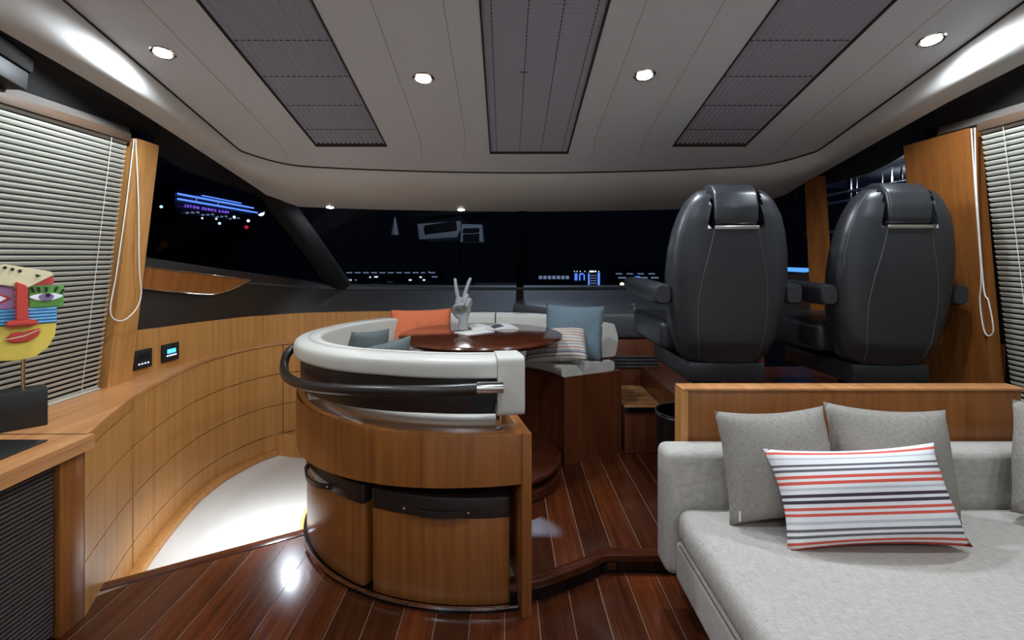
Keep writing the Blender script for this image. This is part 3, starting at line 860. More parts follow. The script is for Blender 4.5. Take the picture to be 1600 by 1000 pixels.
pr = round_poly([(0.70, 0.59), (0.80, 0.59), (0.815, 0.80), (0.725, 0.80)], 0.022, 4)
ring_sweep('backrest', pr, 86, 130.6, 'cream_leather', di)
fb = ring_sweep('backrest', pr, 34.5, 85.4, 'cream_leather', di)
ring_sweep('end_wing', round_poly([(0.69, 0.605), (0.83, 0.605), (0.85, 0.70), (0.82, 0.79), (0.72, 0.79)], 0.02, 4), 26.5, 34.0, 'cream_leather', fb)

# grab rail with chrome tip
path = []
for a in range(272, 203, -3): path.append((*ring(0.868, a), interp([(203, 0.688), (225, 0.702), (250, 0.735), (275, 0.757)], a)))
path += [(*ring(0.872, 200), 0.692), (*ring(0.876, 196), 0.708), (*ring(0.872, 193), 0.735), (*ring(0.85, 191.5), 0.756), (*ring(0.815, 192), 0.76), (*ring(0.79, 193), 0.757)]
gr = tube('grab_rail', spline(path, 3), 0.0185, 'rail_leather', di, seg=14)
gr['label'] = 'dark leather wrapped grab rail'
tube('chrome_tip', [(*ring(0.868, a), 0.757) for a in (277.4, 276, 274, 272)], 0.019, 'chrome', gr, seg=16)
for a in (268, 232):
    tube('standoff', [(*ring(0.866, a), interp([(203, 0.688), (225, 0.702), (250, 0.735), (275, 0.757)], a)), (*ring(0.806, a), interp([(203, 0.688), (225, 0.702), (250, 0.735), (275, 0.757)], a))], 0.009, 'chrome', gr, seg=10)

# curved trunks in the bay
def trunk(a0, a1, label, handle, bulge=1.0):
    am = (a0+a1)/2
    e = empty('storage_trunk', (*ring(0.7, am), 0.013)); tag(e, label, 'storage box', 'curved trunks under the bench')
    def sector(r0, r1, rc):   # plan with rounded corners
        pts = [ring(r0, lerp(a0, a1, k/10)) for k in range(11)]+[ring(r1, lerp(a1, a0, k/16)) for k in range(17)]
        n = len(pts); rr = [0.0]*n
        for i in (0, 10, 11, n-1): rr[i] = rc
        return round_poly(pts, rr, 4)
    lid_z = 0.305
    prism('body', sector(0.56, 0.782, 0.03), 0.016, lid_z-0.001, 'cherry_deep', e, bev=0.004)
    lid = prism('leather_lid', sector(0.555, 0.787, 0.032), lid_z, 0.374, 'brown_leather', e, bev=0.006)
    hm = am if handle == 0 else handle
    hb = lambda r_: 0.7895+(r_-0.7895)*bulge
    hp = [(*ring(hb(r_), hm+da), z_) for r_, da, z_ in ((0.789, -8.5, 0.330), (0.800, -8, 0.329), (0.814, -4, 0.322), (0.818, 0, 0.320), (0.814, 4, 0.322), (0.800, 8, 0.329), (0.789, 8.5, 0.330))]
    rows = []
    for p, a, b in frames(spline(hp, 4)):
        rows.append([p+a*sx*0.005+b*sz*0.009 for sx, sz in ((-1, -1), (1, -1), (1, 1), (-1, 1))])
    loft('handle', rows, 'brown_leather', lid, closed=True, caps=True)
    for s in (-1, 1):
        x_, y_ = ring(0.789, hm+s*8.2)
        bm = bmesh.new(); bmesh.ops.create_uvsphere(bm, u_segments=12, v_segments=8, radius=0.0055)
        bmesh.ops.translate(bm, verts=bm.verts, vec=(*ring(hb(0.803)+0.002, hm+s*7.9), 0.330)); raw('rivet', bm, 'chrome', lid, True)
    tube('seam', [(*ring(0.7875, lerp(a0+4, a1-4, k/14)), 0.335) for k in range(15)], 0.0013, 'black_gloss', lid, seg=5)
trunk(199, 241.5, 'wood trunk with dark leather lid and handle, lit by the step lamp', 221)
trunk(244, 280, 'wider wood trunk with dark leather lid beside the end board', 0, 0.3)

# courtesy lamp over the landing
sl_ = empty('step_light', (*ring(0.832, 184), 0.36)); tag(sl_, 'small courtesy lamp under the dinette rim shining on the carpet', 'lamp')
lathe('lens', [(0.018, 0.012), (0.018, 0.0), (0.001, -0.002)], (*ring(0.80, 184), 0.362), 'step_glow', sl_, 20)
ld = bpy.data.lights.new('lamp_light', 'SPOT'); ld.energy = 20; ld.color = (0.78, 0.88, 1.0); ld.spot_size = R(140); ld.spot_blend = 1.0; ld.shadow_soft_size = 0.03
lo = bpy.data.objects.new('lamp_light', ld); COL.objects.link(lo); lo.parent = sl_
lo.location = (-0.05, -0.03, -0.02); lo.rotation_euler = Vector((-0.10, -0.02, -1)).to_track_quat('-Z', 'Y').to_euler()

# ------------------------------------------------------------------ table on a two-tier foot
TX, TY, TZ = -0.13, 2.68, 0.766
tb = empty('round_table', (TX, TY, STEP)); tag(tb, 'round glossy dark wood table on a stepped foot inside the dinette', 'table')
lathe('table_top', [(0.001, -0.036), (0.36, -0.036), (0.405, -0.030), (0.423, -0.022), (0.428, -0.012), (0.424, -0.003), (0.414, 0.0), (0.001, 0.0)], (TX, TY, TZ), 'table_wood', tb, 72)
lathe('pedestal', [(0.075, 0.0), (0.06, 0.02), (0.055, 0.3), (0.055, 0.56), (0.09, 0.582)], (TX, TY, STEP+0.105), 'black_gloss', tb, 32)
lathe('lower_tier', [(0.001, 0), (0.39, 0.0), (0.40, 0.006), (0.40, 0.042), (0.39, 0.048), (0.001, 0.048)], (TX+0.01, TY-0.085, STEP+0.0005), 'nosing_wood', tb, 64)
lathe('upper_tier_core', [(0.001, 0), (0.37, 0.0), (0.37, 0.03), (0.001, 0.03)], (TX+0.01, TY-0.085, STEP+0.049), 'black_gloss', tb, 64)
lathe('upper_tier', [(0.001, 0), (0.39, 0.0), (0.40, 0.006), (0.40, 0.02), (0.39, 0.026), (0.001, 0.026)], (TX+0.01, TY-0.085, STEP+0.079), 'nosing_wood', tb, 64)

# magazine pile beside the hand
mg = empty('magazine', (-0.075, 2.88, TZ)); tag(mg, 'open magazines lying on the round table behind the stone hand', 'magazine')
mg.rotation_euler = (0, 0, R(14)); bpy.context.view_layer.update()
def page(y0, nm, sgn, z, mat, w_=0.125, h_=0.17, lift=0.012):
    rows = []
    for k in range(9):
        t = k/8; rows.append([(sgn*w_*t, y0-h_/2, z+lift*math.sin(t*PI*0.9)), (sgn*w_*t, y0+h_/2, z+lift*math.sin(t*PI*0.9)), (sgn*w_*t, y0+h_/2, z-0.001), (sgn*w_*t, y0-h_/2, z-0.001)])
    return loft(nm, rows, mat, mg, closed=True, caps=True, inv=False)
page(0, 'page_block', -1, 0.0015, 'paper'); page(0, 'page_block', 1, 0.0015, 'paper', 0.13)
page(0.0, 'printed_page', 1, 0.0022, 'paper_dark', 0.08, 0.10, 0.0122)
m2 = box('leaflet', -0.06, 0.06, -0.09, 0.09, 0.0, 0.004, 'paper', None, 0.001)
m2.location = (-0.165, 2.70, TZ+0.0005); m2.rotation_euler = (0, 0, R(-50)); tag(m2, 'thin pale leaflet in front of the stone hand', 'leaflet')

# stone hand making a V sign
def hand():
    bm = bmesh.new()
    def add(rows):
        vr = [[bm.verts.new(p) for p in r] for r in rows]; n = len(rows[0])
        for i in range(len(rows)-1):
            for j in range(n): bm.faces.new((vr[i][j], vr[i][(j+1) % n], vr[i+1][(j+1) % n], vr[i+1][j]))
        bm.faces.new(vr[0]); bm.faces.new(list(reversed(vr[-1])))
    def sec(z, cx, wx, wy, cy=0, n=20):
        return [(cx+wx*math.copysign(abs(math.cos(2*PI*k/n))**0.8, math.cos(2*PI*k/n)), cy+wy*math.copysign(abs(math.sin(2*PI*k/n))**0.8, math.sin(2*PI*k/n)), z) for k in range(n)]
    add([sec(0, 0, .030, .024), sec(.02, 0, .027, .021), sec(.05, 0, .026, .020), sec(.075, 0, .031, .021), (sec(.10, 0.0, .041, .022)), sec(.13, 0.0, .046, .022), sec(.155, 0.0, .046, .020), sec(.172, 0.0, .040, .016), sec(.178, 0, .03, .01)])
    def finger(pts, r0, r1):
        sp = spline(pts, 5); n = len(sp); rad = [lerp(r0, r1, k/(n-1)) for k in range(n)]
        rows = tube_rows(sp, rad, 12)
        last = sp[-1]; dirv = (sp[-1]-sp[-2]).normalized(); r = rad[-1]
        fr = frames(sp)[-1]
        for s in (0.45, 0.8, 0.97):
            rr = r*math.sqrt(1-s*s); rows.append([last+dirv*r*s+fr[1]*(rr*math.cos(2*PI*k/12))+fr[2]*(rr*math.sin(2*PI*k/12)) for k in range(12)])
        add(rows)
    finger([(-.024, 0, .15), (-.032, -.002, .19), (-.039, -.003, .23), (-.046, -.001, .275)], .0125, .0088)
    finger([(.000, 0, .15), (.012, -.002, .20), (.025, -.003, .24), (.040, -.001, .279)], .0128, .0090)
    finger([(.022, 0, .15), (.026, -.012, .186), (.025, -.034, .182), (.020, -.044, .155), (.014, -.030, .13)], .0125, .0095)
    finger([(.040, 0, .135), (.045, -.012, .165), (.043, -.032, .162), (.036, -.040, .138), (.028, -.028, .118)], .0115, .0085)
    finger([(-.024, -.004, .07), (-.043, -.018, .10), (-.034, -.040, .128), (-.008, -.052, .140), (.010, -.054, .142)], .0155, .0095)
    o = raw('hand_sculpture', bm, 'stone')
    md = o.modifiers.new('fuse', 'REMESH'); md.mode = 'VOXEL'; md.voxel_size = 0.0032; md.use_smooth_shade = True
    o.modifiers.new('soften', 'SMOOTH').iterations = 4
    return o
hd = hand(); hd.location = (-0.232, 2.80, TZ); hd.rotation_euler = (0, 0, R(-12))
tag(hd, 'grey stone hand sculpture making a V sign on the round table', 'sculpture')

# ------------------------------------------------------------------ cushions
def pillow(name, wd, ht, th, mat, loc, lean, yaw, label, group=None, roll=0, pinch=0.05, n=22, sag=0.0):
    V = []; F = []
    for side in (1, -1):
        for i in range(n+1):
            for j in range(n+1):
                u = -1+2*i/n; v = -1+2*j/n
                e = max(0.0, (1-u*u)*(1-v*v))
                t = th/2*(e**0.42)*(1+0.06*math.sin(3*u+2*v)+0.05*math.sin(5*v-2*u))
                xx = u*wd/2*(1-pinch*(1-v*v)**1.0*abs(u)**2)
                zz_ = v*ht/2*(1-pinch*1.3*(1-u*u)**1.0*abs(v)**2)
                zz_ -= sag*(1-u*u)*(v > 0)*v
                V.append((xx, side*t, zz_+ht/2))
    m_ = (n+1)**2
    for s in (0, 1):
        for i in range(n):
            for j in range(n):
                a = s*m_+i*(n+1)+j; F.append((a, a+1, a+n+2, a+n+1))
    o = mesh(name, V, F, mat)
    uv = o.data.uv_layers.new(name='weft')
    for lp_ in o.data.loops:
        k_ = lp_.vertex_index % m_; uv.data[lp_.index].uv = ((k_//(n+1))/n, (k_ % (n+1))/n)
    bm = bmesh.new(); bm.from_mesh(o.data); bmesh.ops.remove_doubles(bm, verts=bm.verts, dist=1e-5)
    bmesh.ops.recalc_face_normals(bm, faces=bm.faces); bm.to_mesh(o.data); bm.free()
    for p in o.data.polygons: p.use_smooth = True
    o.matrix_basis = Matrix.Translation(loc) @ Matrix.Rotation(R(yaw), 4, 'Z') @ Matrix.Rotation(R(lean), 4, 'X') @ Matrix.Rotation(R(roll), 4, 'Y')
    tag(o, label, 'cushion', group); return o
# lean < 0 tips the top away from the camera
pillow('throw_cushion', 0.37, 0.27, 0.12, 'cushion_orange', (-0.50, 3.06, 0.585), -14, 14, 'orange cushion leaning on the far left backrest', 'dinette cushions')
pillow('throw_cushion', 0.345, 0.305, 0.11, 'cushion_blue', (0.375, 2.885, 0.590), -10, -24, 'blue-grey cushion leaning at the right end of the dinette', 'dinette cushions')
pillow('throw_cushion', 0.34, 0.225, 0.09, 'stripe_muted', (0.268, 2.735, 0.606), -46, -16, 'muted striped cushion in front of the blue-grey cushion', 'dinette cushions', roll=-7)
pillow('throw_cushion', 0.40, 0.235, 0.10, 'stripe_muted', (-0.36, 2.93, 0.596), -58, 6, 'muted striped cushion half hidden under the left of the table', 'dinette cushions')
pillow('throw_cushion', 0.25, 0.24, 0.09, 'cushion_slate', (-0.66, 2.33, 0.60), 12, 62, 'slate grey cushion leaning on the left backrest, farther left', 'dinette cushions', roll=4)
pillow('throw_cushion', 0.25, 0.235, 0.09, 'cushion_slate', (-0.50, 2.10, 0.60), 14, 40, 'slate grey cushion leaning on the left backrest, nearer the table', 'dinette cushions', roll=-8)

# ------------------------------------------------------------------ sofa, partition
pt = empty('partition', (1.15, 1.77, 0)); tag(pt, 'cherry wood partition behind the linen sofa', 'partition')
box('plinth', 0.70, 1.75, 1.745, 1.80, 0.0, 0.25, 'dark_recess', pt, 0)
box('board', 0.603, 1.755, 1.742, 1.80, 0.2505, 0.712, 'cherry_deep', pt, 0.003)
prism('cap', [(0.597, 1.733), (1.765, 1.733), (1.765, 1.806), (0.597, 1.806)], 0.7125, 0.722, 'cherry_top', pt, bev=0.003)
prism('end_post', [(0.597, 1.733), (0.618, 1.733), (0.618, 1.742), (0.6025, 1.742), (0.6025, 1.806), (0.597, 1.806)], 0.25, 0.712, 'cherry', pt)
so = empty('sofa', (1.3, 1.0, 0)); tag(so, 'large pale linen sofa with deep seat at the lower right', 'sofa')
def soft_box(name, x0, x1, y0, y1, z0, z1, rad, parent, crown=0.0, mat='sofa_linen', seg=5):
    bm = box_bm(x0, x1, y0, y1, z0, z1, 0)
    bmesh.ops.bevel(bm, geom=bm.edges[:], offset=rad, segments=seg, affect='EDGES', profile=0.6)
    return raw(name, bm, mat, parent, smooth=True)
soft_box('seat_base', 0.535, 2.10, -0.6, 1.615, 0.155, 0.276, 0.018, so)
soft_box('seat_cushion', 0.533, 2.10, -0.6, 1.612, 0.2765, 0.385, 0.050, so)
soft_box('back', 0.507, 2.10, 1.617, 1.732, 0.155, 0.552, 0.036, so)
box('plinth', 0.66, 2.1, -0.5, 1.55, 0.0, 0.156, 'dark_recess', so, 0)
tube('seam', [(0.537, y, 0.2763) for y in (-0.5, 0.5, 1.58)], 0.0022, 'seat_stitch', so, seg=5)
tube('seam', [(0.525, 1.630, 0.535), (0.8, 1.629, 0.5375), (1.5, 1.629, 0.5375), (2.0, 1.629, 0.5375)], 0.0015, 'cushion_grey', so, seg=5)
pillow('sofa_cushion', 0.345, 0.325, 0.15, 'cushion_grey', (0.825, 1.50, 0.386), -14, 2, 'square grey cushion on the sofa, left of the striped one', 'grey sofa cushions', roll=-2, pinch=0.075)
pillow('sofa_cushion', 0.365, 0.33, 0.15, 'cushion_grey', (1.155, 1.508, 0.386), -15, -3, 'square grey cushion on the sofa behind the striped one', 'grey sofa cushions', roll=3, pinch=0.075)
pillow('sofa_cushion', 0.36, 0.33, 0.15, 'cushion_grey', (1.66, 1.46, 0.385), -16, -14, 'square grey cushion cut off at the right edge of the sofa', 'grey sofa cushions', roll=10, pinch=0.035)
pillow('striped_cushion', 0.485, 0.262, 0.15, 'stripe_bright', (0.995, 1.362, 0.388), -26, -3, 'white cushion with red and grey stripes lying in front on the sofa', roll=-3, pinch=0.085)
for p_, y_ in (((0.675, 1.475, 0.42), 0),):
    o = box('cushion_tag', -0.003, 0.003, -0.001, 0.001, -0.014, 0.014, 'paper', None, 0); o.location = p_; 
    gp = [q for q in COL.objects if q.name == 'sofa_cushion'][0]
    bpy.context.view_layer.update()
    o.parent = gp; o.matrix_parent_inverse = gp.matrix_world.inverted()

# ------------------------------------------------------------------ helm: platform, step, bin, seats
hp = empty('helm_platform', (1.4, 2.6, STEP)); tag(hp, 'dark cherry platform carrying the two helm seats', 'platform')
box('deck', 0.88, 1.99, 1.83, 3.34, STEP+0.001, 0.45, 'cherry_red', hp, 0.003)
cons = empty('helm_console', (1.2, 3.5, STEP)); tag(cons, 'dark helm console with louvred vents beyond the seats', 'console')
prism('body', [(0.66, 3.36), (1.70, 3.36), (1.70, 3.60), (0.66, 3.60)], STEP+0.001, 0.62, 'cherry_red', cons, bev=0.004)
prism('instrument_hump', [(0.30, 3.52), (0.62, 3.36), (1.60, 3.36), (1.68, 3.6), (1.3, 3.95), (0.1, 3.95), (0.05, 3.75)], 0.625, lambda x, y: 0.80+0.06*(y-3.36), 'dash_grey', cons, bev=0.03, seg=3)
for k in range(4): box('vent_slat', 0.70, 1.0, 3.345, 3.357, 0.44+k*0.022, 0.452+k*0.022, 'dash_grey', cons, 0.002)
stp = empty('helm_step', (0.8, 3.0, STEP)); tag(stp, 'small wooden step with slatted golden tread beside the dinette', 'step')
box('riser', 0.665, 0.879, 2.852, 3.34, STEP+0.001, 0.315, 'cherry_red', stp, 0.003)
box('tread_edge', 0.66, 0.879, 2.838, 2.851, 0.300, 0.3285, 'black_gloss', stp, 0.002)
for k in range(6): box('tread_slat', 0.665, 0.879, 2.853+k*0.08, 2.928+k*0.08, 0.3155, 0.330, 'cherry_top', stp, 0.002)
bn = empty('waste_bin', (0.715, 2.02, STEP)); tag(bn, 'black round waste bin beside the partition end', 'bin')
lathe('shell', [(0.095, 0.001), (0.112, 0.25), (0.118, 0.47), (0.121, 0.48), (0.117, 0.484), (0.112, 0.47), (0.105, 0.25), (0.09, 0.02), (0.001, 0.02)], (0.715, 2.02, STEP), 'bin_black', bn, 40)
lathe('rim', [(0.119, 0.485), (0.122, 0.488), (0.119, 0.492), (0.115, 0.488), (0.119, 0.485)], (0.715, 2.02, STEP), 'plastic_grey', bn, 40)

def helm_seat(label, loc, yaw):
    e = empty('helm_chair', (0, 0, 0)); tag(e, label, 'helm seat', 'helm seats')
    WT_ = [(0.0, .150), (.03, .185), (.10, .215), (.22, .240), (.36, .250), (.46, .244), (.54, .230), (.61, .208), (.66, .183), (.695, .155), (.716, .125), (.727, .09)]
    DT_ = [(0.0, .07), (.08, .095), (.4, .095), (.6, .085), (.68, .065), (.715, .04), (.727, .018)]
    yc = lambda z: 0.06-0.085*z/0.72 + (0.02 if z > .7 else 0)*(z-.7)/.03
    n = 72
    def surf(z, a):
        w_ = interp(WT_, z); d_ = interp(DT_, z); c, s = math.cos(a), math.sin(a)
        ex = 0.62
        xx = w_*math.copysign(abs(c)**ex, c); yy = d_*math.copysign(abs(s)**0.78, s)
        # slightly dished centre of the back shell
        return xx, yc(z)+yy
    rows = []
    zs = [0.727*k/46 for k in range(47)]
    for z in zs:
        row = []
        for k in range(n):
            x_, y_ = surf(z, 2*PI*k/n); zz_ = z
            if abs(x_) < 0.096 and z > 0.555:
                if y_ < yc(z)+0.02: y_ = yc(z)+0.02
                zz_ = min(zz_, 0.66)
            row.append((x_, y_, zz_))
        rows.append(row)
    loft('back_shell', rows, 'black_leather', e, closed=True, caps=True, inv=False, ang=50)
    # headrest folded over the top, hanging in the notch
    hr = []
    prof_ = [(-.094, .565), (-.110, .585), (-.112, .64), (-.096, .70), (-.06, .735), (0.0, .742), (.05, .725), (.07, .69), (.05, .66), (0.0, .66), (-.035, .64), (-.045, .585), (-.06, .565)]
    prof_ = round_poly(prof_, 0.012, 3)
    for xx, sc in ((-.088, .86), (-.085, .95), (-.078, 1), (.078, 1), (.085, .95), (.088, .86)):
        cxm, czm = -0.03, 0.66
        hr.append([(xx, cxm+(a-cxm)*sc+0.012, czm+(b-czm)*sc) for a, b in prof_])
    loft('headrest', hr, 'black_leather', e, closed=True, caps=True, inv=False, ang=50)
    box('chrome_bar', -.090, .090, -.098, -.060, .550, .566, 'brushed_steel', e, 0.004, inv=False)
    def back_y(x_, z):
        w_ = interp(WT_, z); d_ = interp(DT_, z); c = min(0.999, abs(x_)/w_)**(1/0.62)
        return yc(z)-d_*max(0.0, 1-c*c)**0.39-0.0005
    for s in (-1, 1):
        pts = [(s*interp([(0, .118), (.12, .135), (.25, .142), (.36, .128), (.46, .105), (.55, .088)], z), z) for z in [0.02+0.53*k/30 for k in range(31)]]
        tube('stitch', [(a, back_y(a, b), b) for a, b in pts], 0.0011, 'seat_stitch', e, seg=5, inv=False)
        if s > 0: continue
        pts = [(s*interp(WT_, z)*0.93, z) for z in [0.40+0.30*k/24 for k in range(25)]]
        tube('side_piping', [(a, back_y(a, b), b) for a, b in pts], 0.0014, 'seat_stitch', e, seg=5, inv=False)
    # arms
    for s in (-1, 1):
        ar = []
        for y_, h_, w_, zc_ in ((-.02, .036, .030, .285), (-.01, .042, .036, .285), (.06, .044, .038, .286), (.3, .044, .04, .292), (.48, .038, .038, .298), (.56, .026, .03, .302), (.58, .012, .018, .304)):
            m_ = 16
            ar.append([(s*.272+w_*math.copysign(abs(math.cos(2*PI*k/m_))**.6, math.cos(2*PI*k/m_)), y_+0.0, zc_+h_*math.copysign(abs(math.sin(2*PI*k/m_))**.6, math.sin(2*PI*k/m_))) for k in range(m_)])
        loft('armrest', ar, 'black_leather', e, closed=True, caps=True, inv=False, ang=50)
    bm = box_bm(-.245, .245, .10, .60, .03, .16, 0.03, 4); raw('seat', bm, 'black_leather', e, True, inv=False)
    bm = box_bm(-.16, .16, .0, .50, -.085, -.003, 0.008, 2); raw('base', bm, 'black_leather', e, True, inv=False)
    lathe('pedestal', [(.16, -.275), (.15, -.262), (.07, -.25), (.06, -.086)], (0, .22, 0), 'plastic_black', e, 24, inv=False)
    ringp = [(-.262+0.0, .52+.028*math.cos(2*PI*k/20), .17+.028*math.sin(2*PI*k/20)) for k in range(17)]
    tube('adjuster_ring', ringp, 0.004, 'chrome', e, seg=6, inv=False)
    e.location = loc; e.rotation_euler = (0, 0, R(yaw)); return e
helm_seat('black leather helm seat nearer the dinette', (0.925, 2.14, 0.727), 0)
helm_seat('black leather helm seat nearer the right-hand wooden pillar', (1.585, 2.10, 0.727), 1.5)

# ------------------------------------------------------------------ face mask sculpture on the worktop
fm = empty('face_sculpture', (-1.635, 1.735, SILL+0.016)); tag(fm, 'colourful painted face mask on a black block before the left blind', 'sculpture')
fm.rotation_euler = (0, 0, R(47)); bpy.context.view_layer.update()
def plate(name, pts, y0, th, mat, parent, bev=0.002):
    bm = bmesh.new()
    a = [bm.verts.new((x, y0, z)) for x, z in pts]; b = [bm.verts.new((x, y0-th, z)) for x, z in pts]
    bm.faces.new(a); bm.faces.new(b); n = len(pts)
    for i in range(n): bm.faces.new((a[i], a[(i+1) % n], b[(i+1) % n], b[i]))
    bmesh.ops.recalc_face_normals(bm, faces=bm.faces)
    if bev:
        es = [e for e in bm.edges if e.calc_face_angle(0) > R(50)]
        bmesh.ops.bevel(bm, geom=es, offset=bev, segments=2, affect='EDGES')
    return raw(name, bm, mat, parent, True, inv=False)
box('block', -0.115, 0.060, -0.035, 0.045, 0.0, 0.128, 'p_black', fm, 0.004, inv=False)
tube('rod', [(0, 0, 0.125), (0, 0, 0.26)], 0.0058, 'brass', fm, seg=10, inv=False)
mz = 0.0    # heights above the worktop
chin = [(-0.13, 0.345), (-0.13, 0.30), (-0.10, 0.255), (-0.055, 0.232), (-0.01, 0.228), (0.030, 0.235), (0.062, 0.262), (0.080, 0.300), (0.085, 0.345)]
plate('chin', chin, 0.008, 0.018, 'p_yellow', fm)
ck = plate('cheek', [(-0.125, 0.346), (0.086, 0.346), (0.086, 0.401), (-0.125, 0.401)], 0.008, 0.016, 'p_blue', fm)
for k in range(5): tube('cheek_ridge', [(-0.12, -0.008, 0.352+k*0.011), (0.084, -0.008, 0.352+k*0.011)], 0.0045, 'p_blue', ck, seg=8, inv=False)
eyeplate = plate('eye_panel', [(0.013, 0.402), (0.103, 0.402), (0.105, 0.476), (0.013, 0.476)], 0.008, 0.018, 'p_green', fm)
def almond(cx, cz, w_, h_, y, th, mat, nm, par):
    pts = [(cx+w_*math.cos(PI*k/12), cz+h_*math.sin(PI*k/12)) for k in range(13)]+[(cx+w_*math.cos(PI+PI*k/12), cz+h_*1.5*math.sin(PI+PI*k/12)) for k in range(1, 12)]
    pts = [(x, cz+(z-cz)*(1-abs((x-cx)/w_)**3*0.4)) for x, z in pts]
    return plate(nm, pts, y, th, mat, par, 0.001)
ew = almond(0.058, 0.440, 0.044, 0.010, -0.0105, 0.004, 'p_white', 'eye_white', eyeplate)
almond(0.058, 0.440, 0.020, 0.011, -0.0146, 0.003, 'p_violet', 'iris', eyeplate)
almond(0.062, 0.445, 0.007, 0.005, -0.0178, 0.002, 'p_black', 'pupil', eyeplate)
for k, (x0, dx) in enumerate(((0.026, -0.006), (0.040, -0.003), (0.058, -0.001), (0.080, 0.006), (0.095, 0.009))):
    zb = 0.455 if k < 4 else 0.446
    plate('eyelash', [(x0-0.0035, zb), (x0+0.0035, zb), (x0+0.0035+dx, zb+0.017), (x0-0.0035+dx, zb+0.017)], -0.0105, 0.003, 'p_black', eyeplate, 0)
le = plate('eye_panel', [(-0.135, 0.402), (-0.022, 0.402), (-0.022, 0.490), (-0.135, 0.490)], 0.008, 0.014, 'p_mauve', fm)
plate('eyelid', [(-0.12, 0.44), (-0.062, 0.458), (-0.028, 0.438), (-0.062, 0.418)], -0.0065, 0.003, 'p_red', le, 0.001)
plate('eye_white', [(-0.112, 0.44), (-0.062, 0.451), (-0.04, 0.438), (-0.062, 0.425)], -0.0098, 0.003, 'p_white', le, 0.001)
plate('brow', [(-0.14, 0.492), (-0.021, 0.480), (-0.018, 0.505), (-0.135, 0.515)], 0.004, 0.014, 'p_cream', fm)
plate('forehead', [(-0.13, 0.500), (-0.03, 0.478), (0.008, 0.470), (0.075, 0.512), (0.072, 0.524), (-0.045, 0.552), (-0.13, 0.53)], -0.004, 0.016, 'p_cream', fm)
for k in range(3): lathe('dot', [(0.005, 0), (0.005, 0.003), (0.001, 0.004)], (-0.045+k*0.018, 0, 0), 'p_black', fm, 12, inv=False).matrix_basis = Matrix.Translation((0, -0.0195, 0.541-k*0.006)) @ Matrix.Rotation(R(90), 4, 'X')
plate('mark', [(0.030, 0.518), (0.044, 0.512), (0.032, 0.506)], -0.0205, 0.002, 'p_black', fm, 0)
plate('temple', [(0.02, 0.478), (0.077, 0.480), (0.077, 0.511)], 0.0, 0.014, 'p_red', fm)
no = plate('nose', [(-0.021, 0.360), (-0.021, 0.495), (0.010, 0.478), (0.012, 0.360)], -0.009, 0.022, 'p_red', fm, 0.004)
plate('nostrils', [(-0.046, 0.344), (-0.046, 0.362), (-0.02, 0.366), (0.012, 0.366), (0.036, 0.362), (0.036, 0.344)], -0.011, 0.026, 'p_red', no, 0.006)
lp = plate('lips', [(-0.046, 0.300), (-0.030, 0.322), (-0.012, 0.325), (0.0, 0.320), (0.012, 0.327), (0.045, 0.332), (0.036, 0.306), (0.012, 0.290), (-0.022, 0.288)], -0.0105, 0.010, 'p_red', fm, 0.004)
plate('lip_line', [(-0.043, 0.301), (0.0, 0.308), (0.042, 0.327), (0.042, 0.329), (0.0, 0.312), (-0.043, 0.304)], -0.0207, 0.001, 'p_cream', lp, 0)

# ------------------------------------------------------------------ outside: water, shore, buildings, moored yacht
TILT = -0.058
def ground(y): return 1.17+TILT*y-1.4
wt = mesh('water', [(-400, 6, ground(6)-1), (400, 6, ground(6)-1), (700, 420, ground(420)), (-700, 420, ground(420))], [(0, 1, 2, 3)], 'water'); struct(wt, 'black night water beyond the windscreen')
def block(name, x0, x1, y, z0, z1, wins, label, cat='building', depth=8, wall='building_wall'):
    e = empty(name, ((x0+x1)/2, y, z0)); tag(e, label, cat)
    box('wall', x0, x1, y, y+depth, z0, z1, wall, e, 0)
    for (a, b, c, d_, m_, nm) in wins:
        box(nm, a, b, y-0.35, y-0.05, c, d_, m_, e, 0)
    return e
def px(x, y, D): return ((x-790)/800*D, 1.17-(y-400)/800*D)
def wins_px(lst, D):
    out = []
    for (xa, ya, xb, yb, m_, nm) in lst:
        a, d_ = px(xa, ya, D); b, c = px(xb, yb, D); out.append((a, b, c, d_, m_, nm))
    return out
D = 300.0
hot = []
for xx in (898, 900.5): hot.append((xx, 427, xx+1.4, 438, 'neon_blue', 'light_strip'))
for xx in (905, 912): hot.append((xx, 429, xx+1.5, 438, 'neon_blue', 'light_strip'))
hot += [(906, 427, 908.5, 429, 'neon_blue', 'arch_light'), (909, 427, 911.5, 429, 'neon_blue', 'arch_light'), (919, 427, 920.8, 446, 'neon_blue', 'light_strip'), (934, 426, 937, 446, 'neon_blue', 'light_strip')]
for k in range(4): hot.append((922, 430+k*4, 932, 431.2+k*4, 'city_dim', 'window_row'))
for xx in (897, 901, 906, 913): hot.append((xx, 423.5, xx+1.2, 424.6, 'city_white', 'roof_lamp'))
hot += [(921, 423, 928, 425.2, 'city_white', 'roof_lamp'), (929.5, 423, 931.5, 425, 'city_white', 'roof_lamp'), (935, 423.5, 936.2, 424.8, 'city_white', 'roof_lamp')]
for k in range(7): hot.append((842+k*7, 431, 847+k*7, 436, 'city_dim', 'window'))
a, z1 = px(838, 426, D); b, z0 = px(940, 447, D)
block('hotel_building', a, b, D, z0, z1, wins_px(hot, D), 'distant waterfront building outlined in blue light strips')
row = []
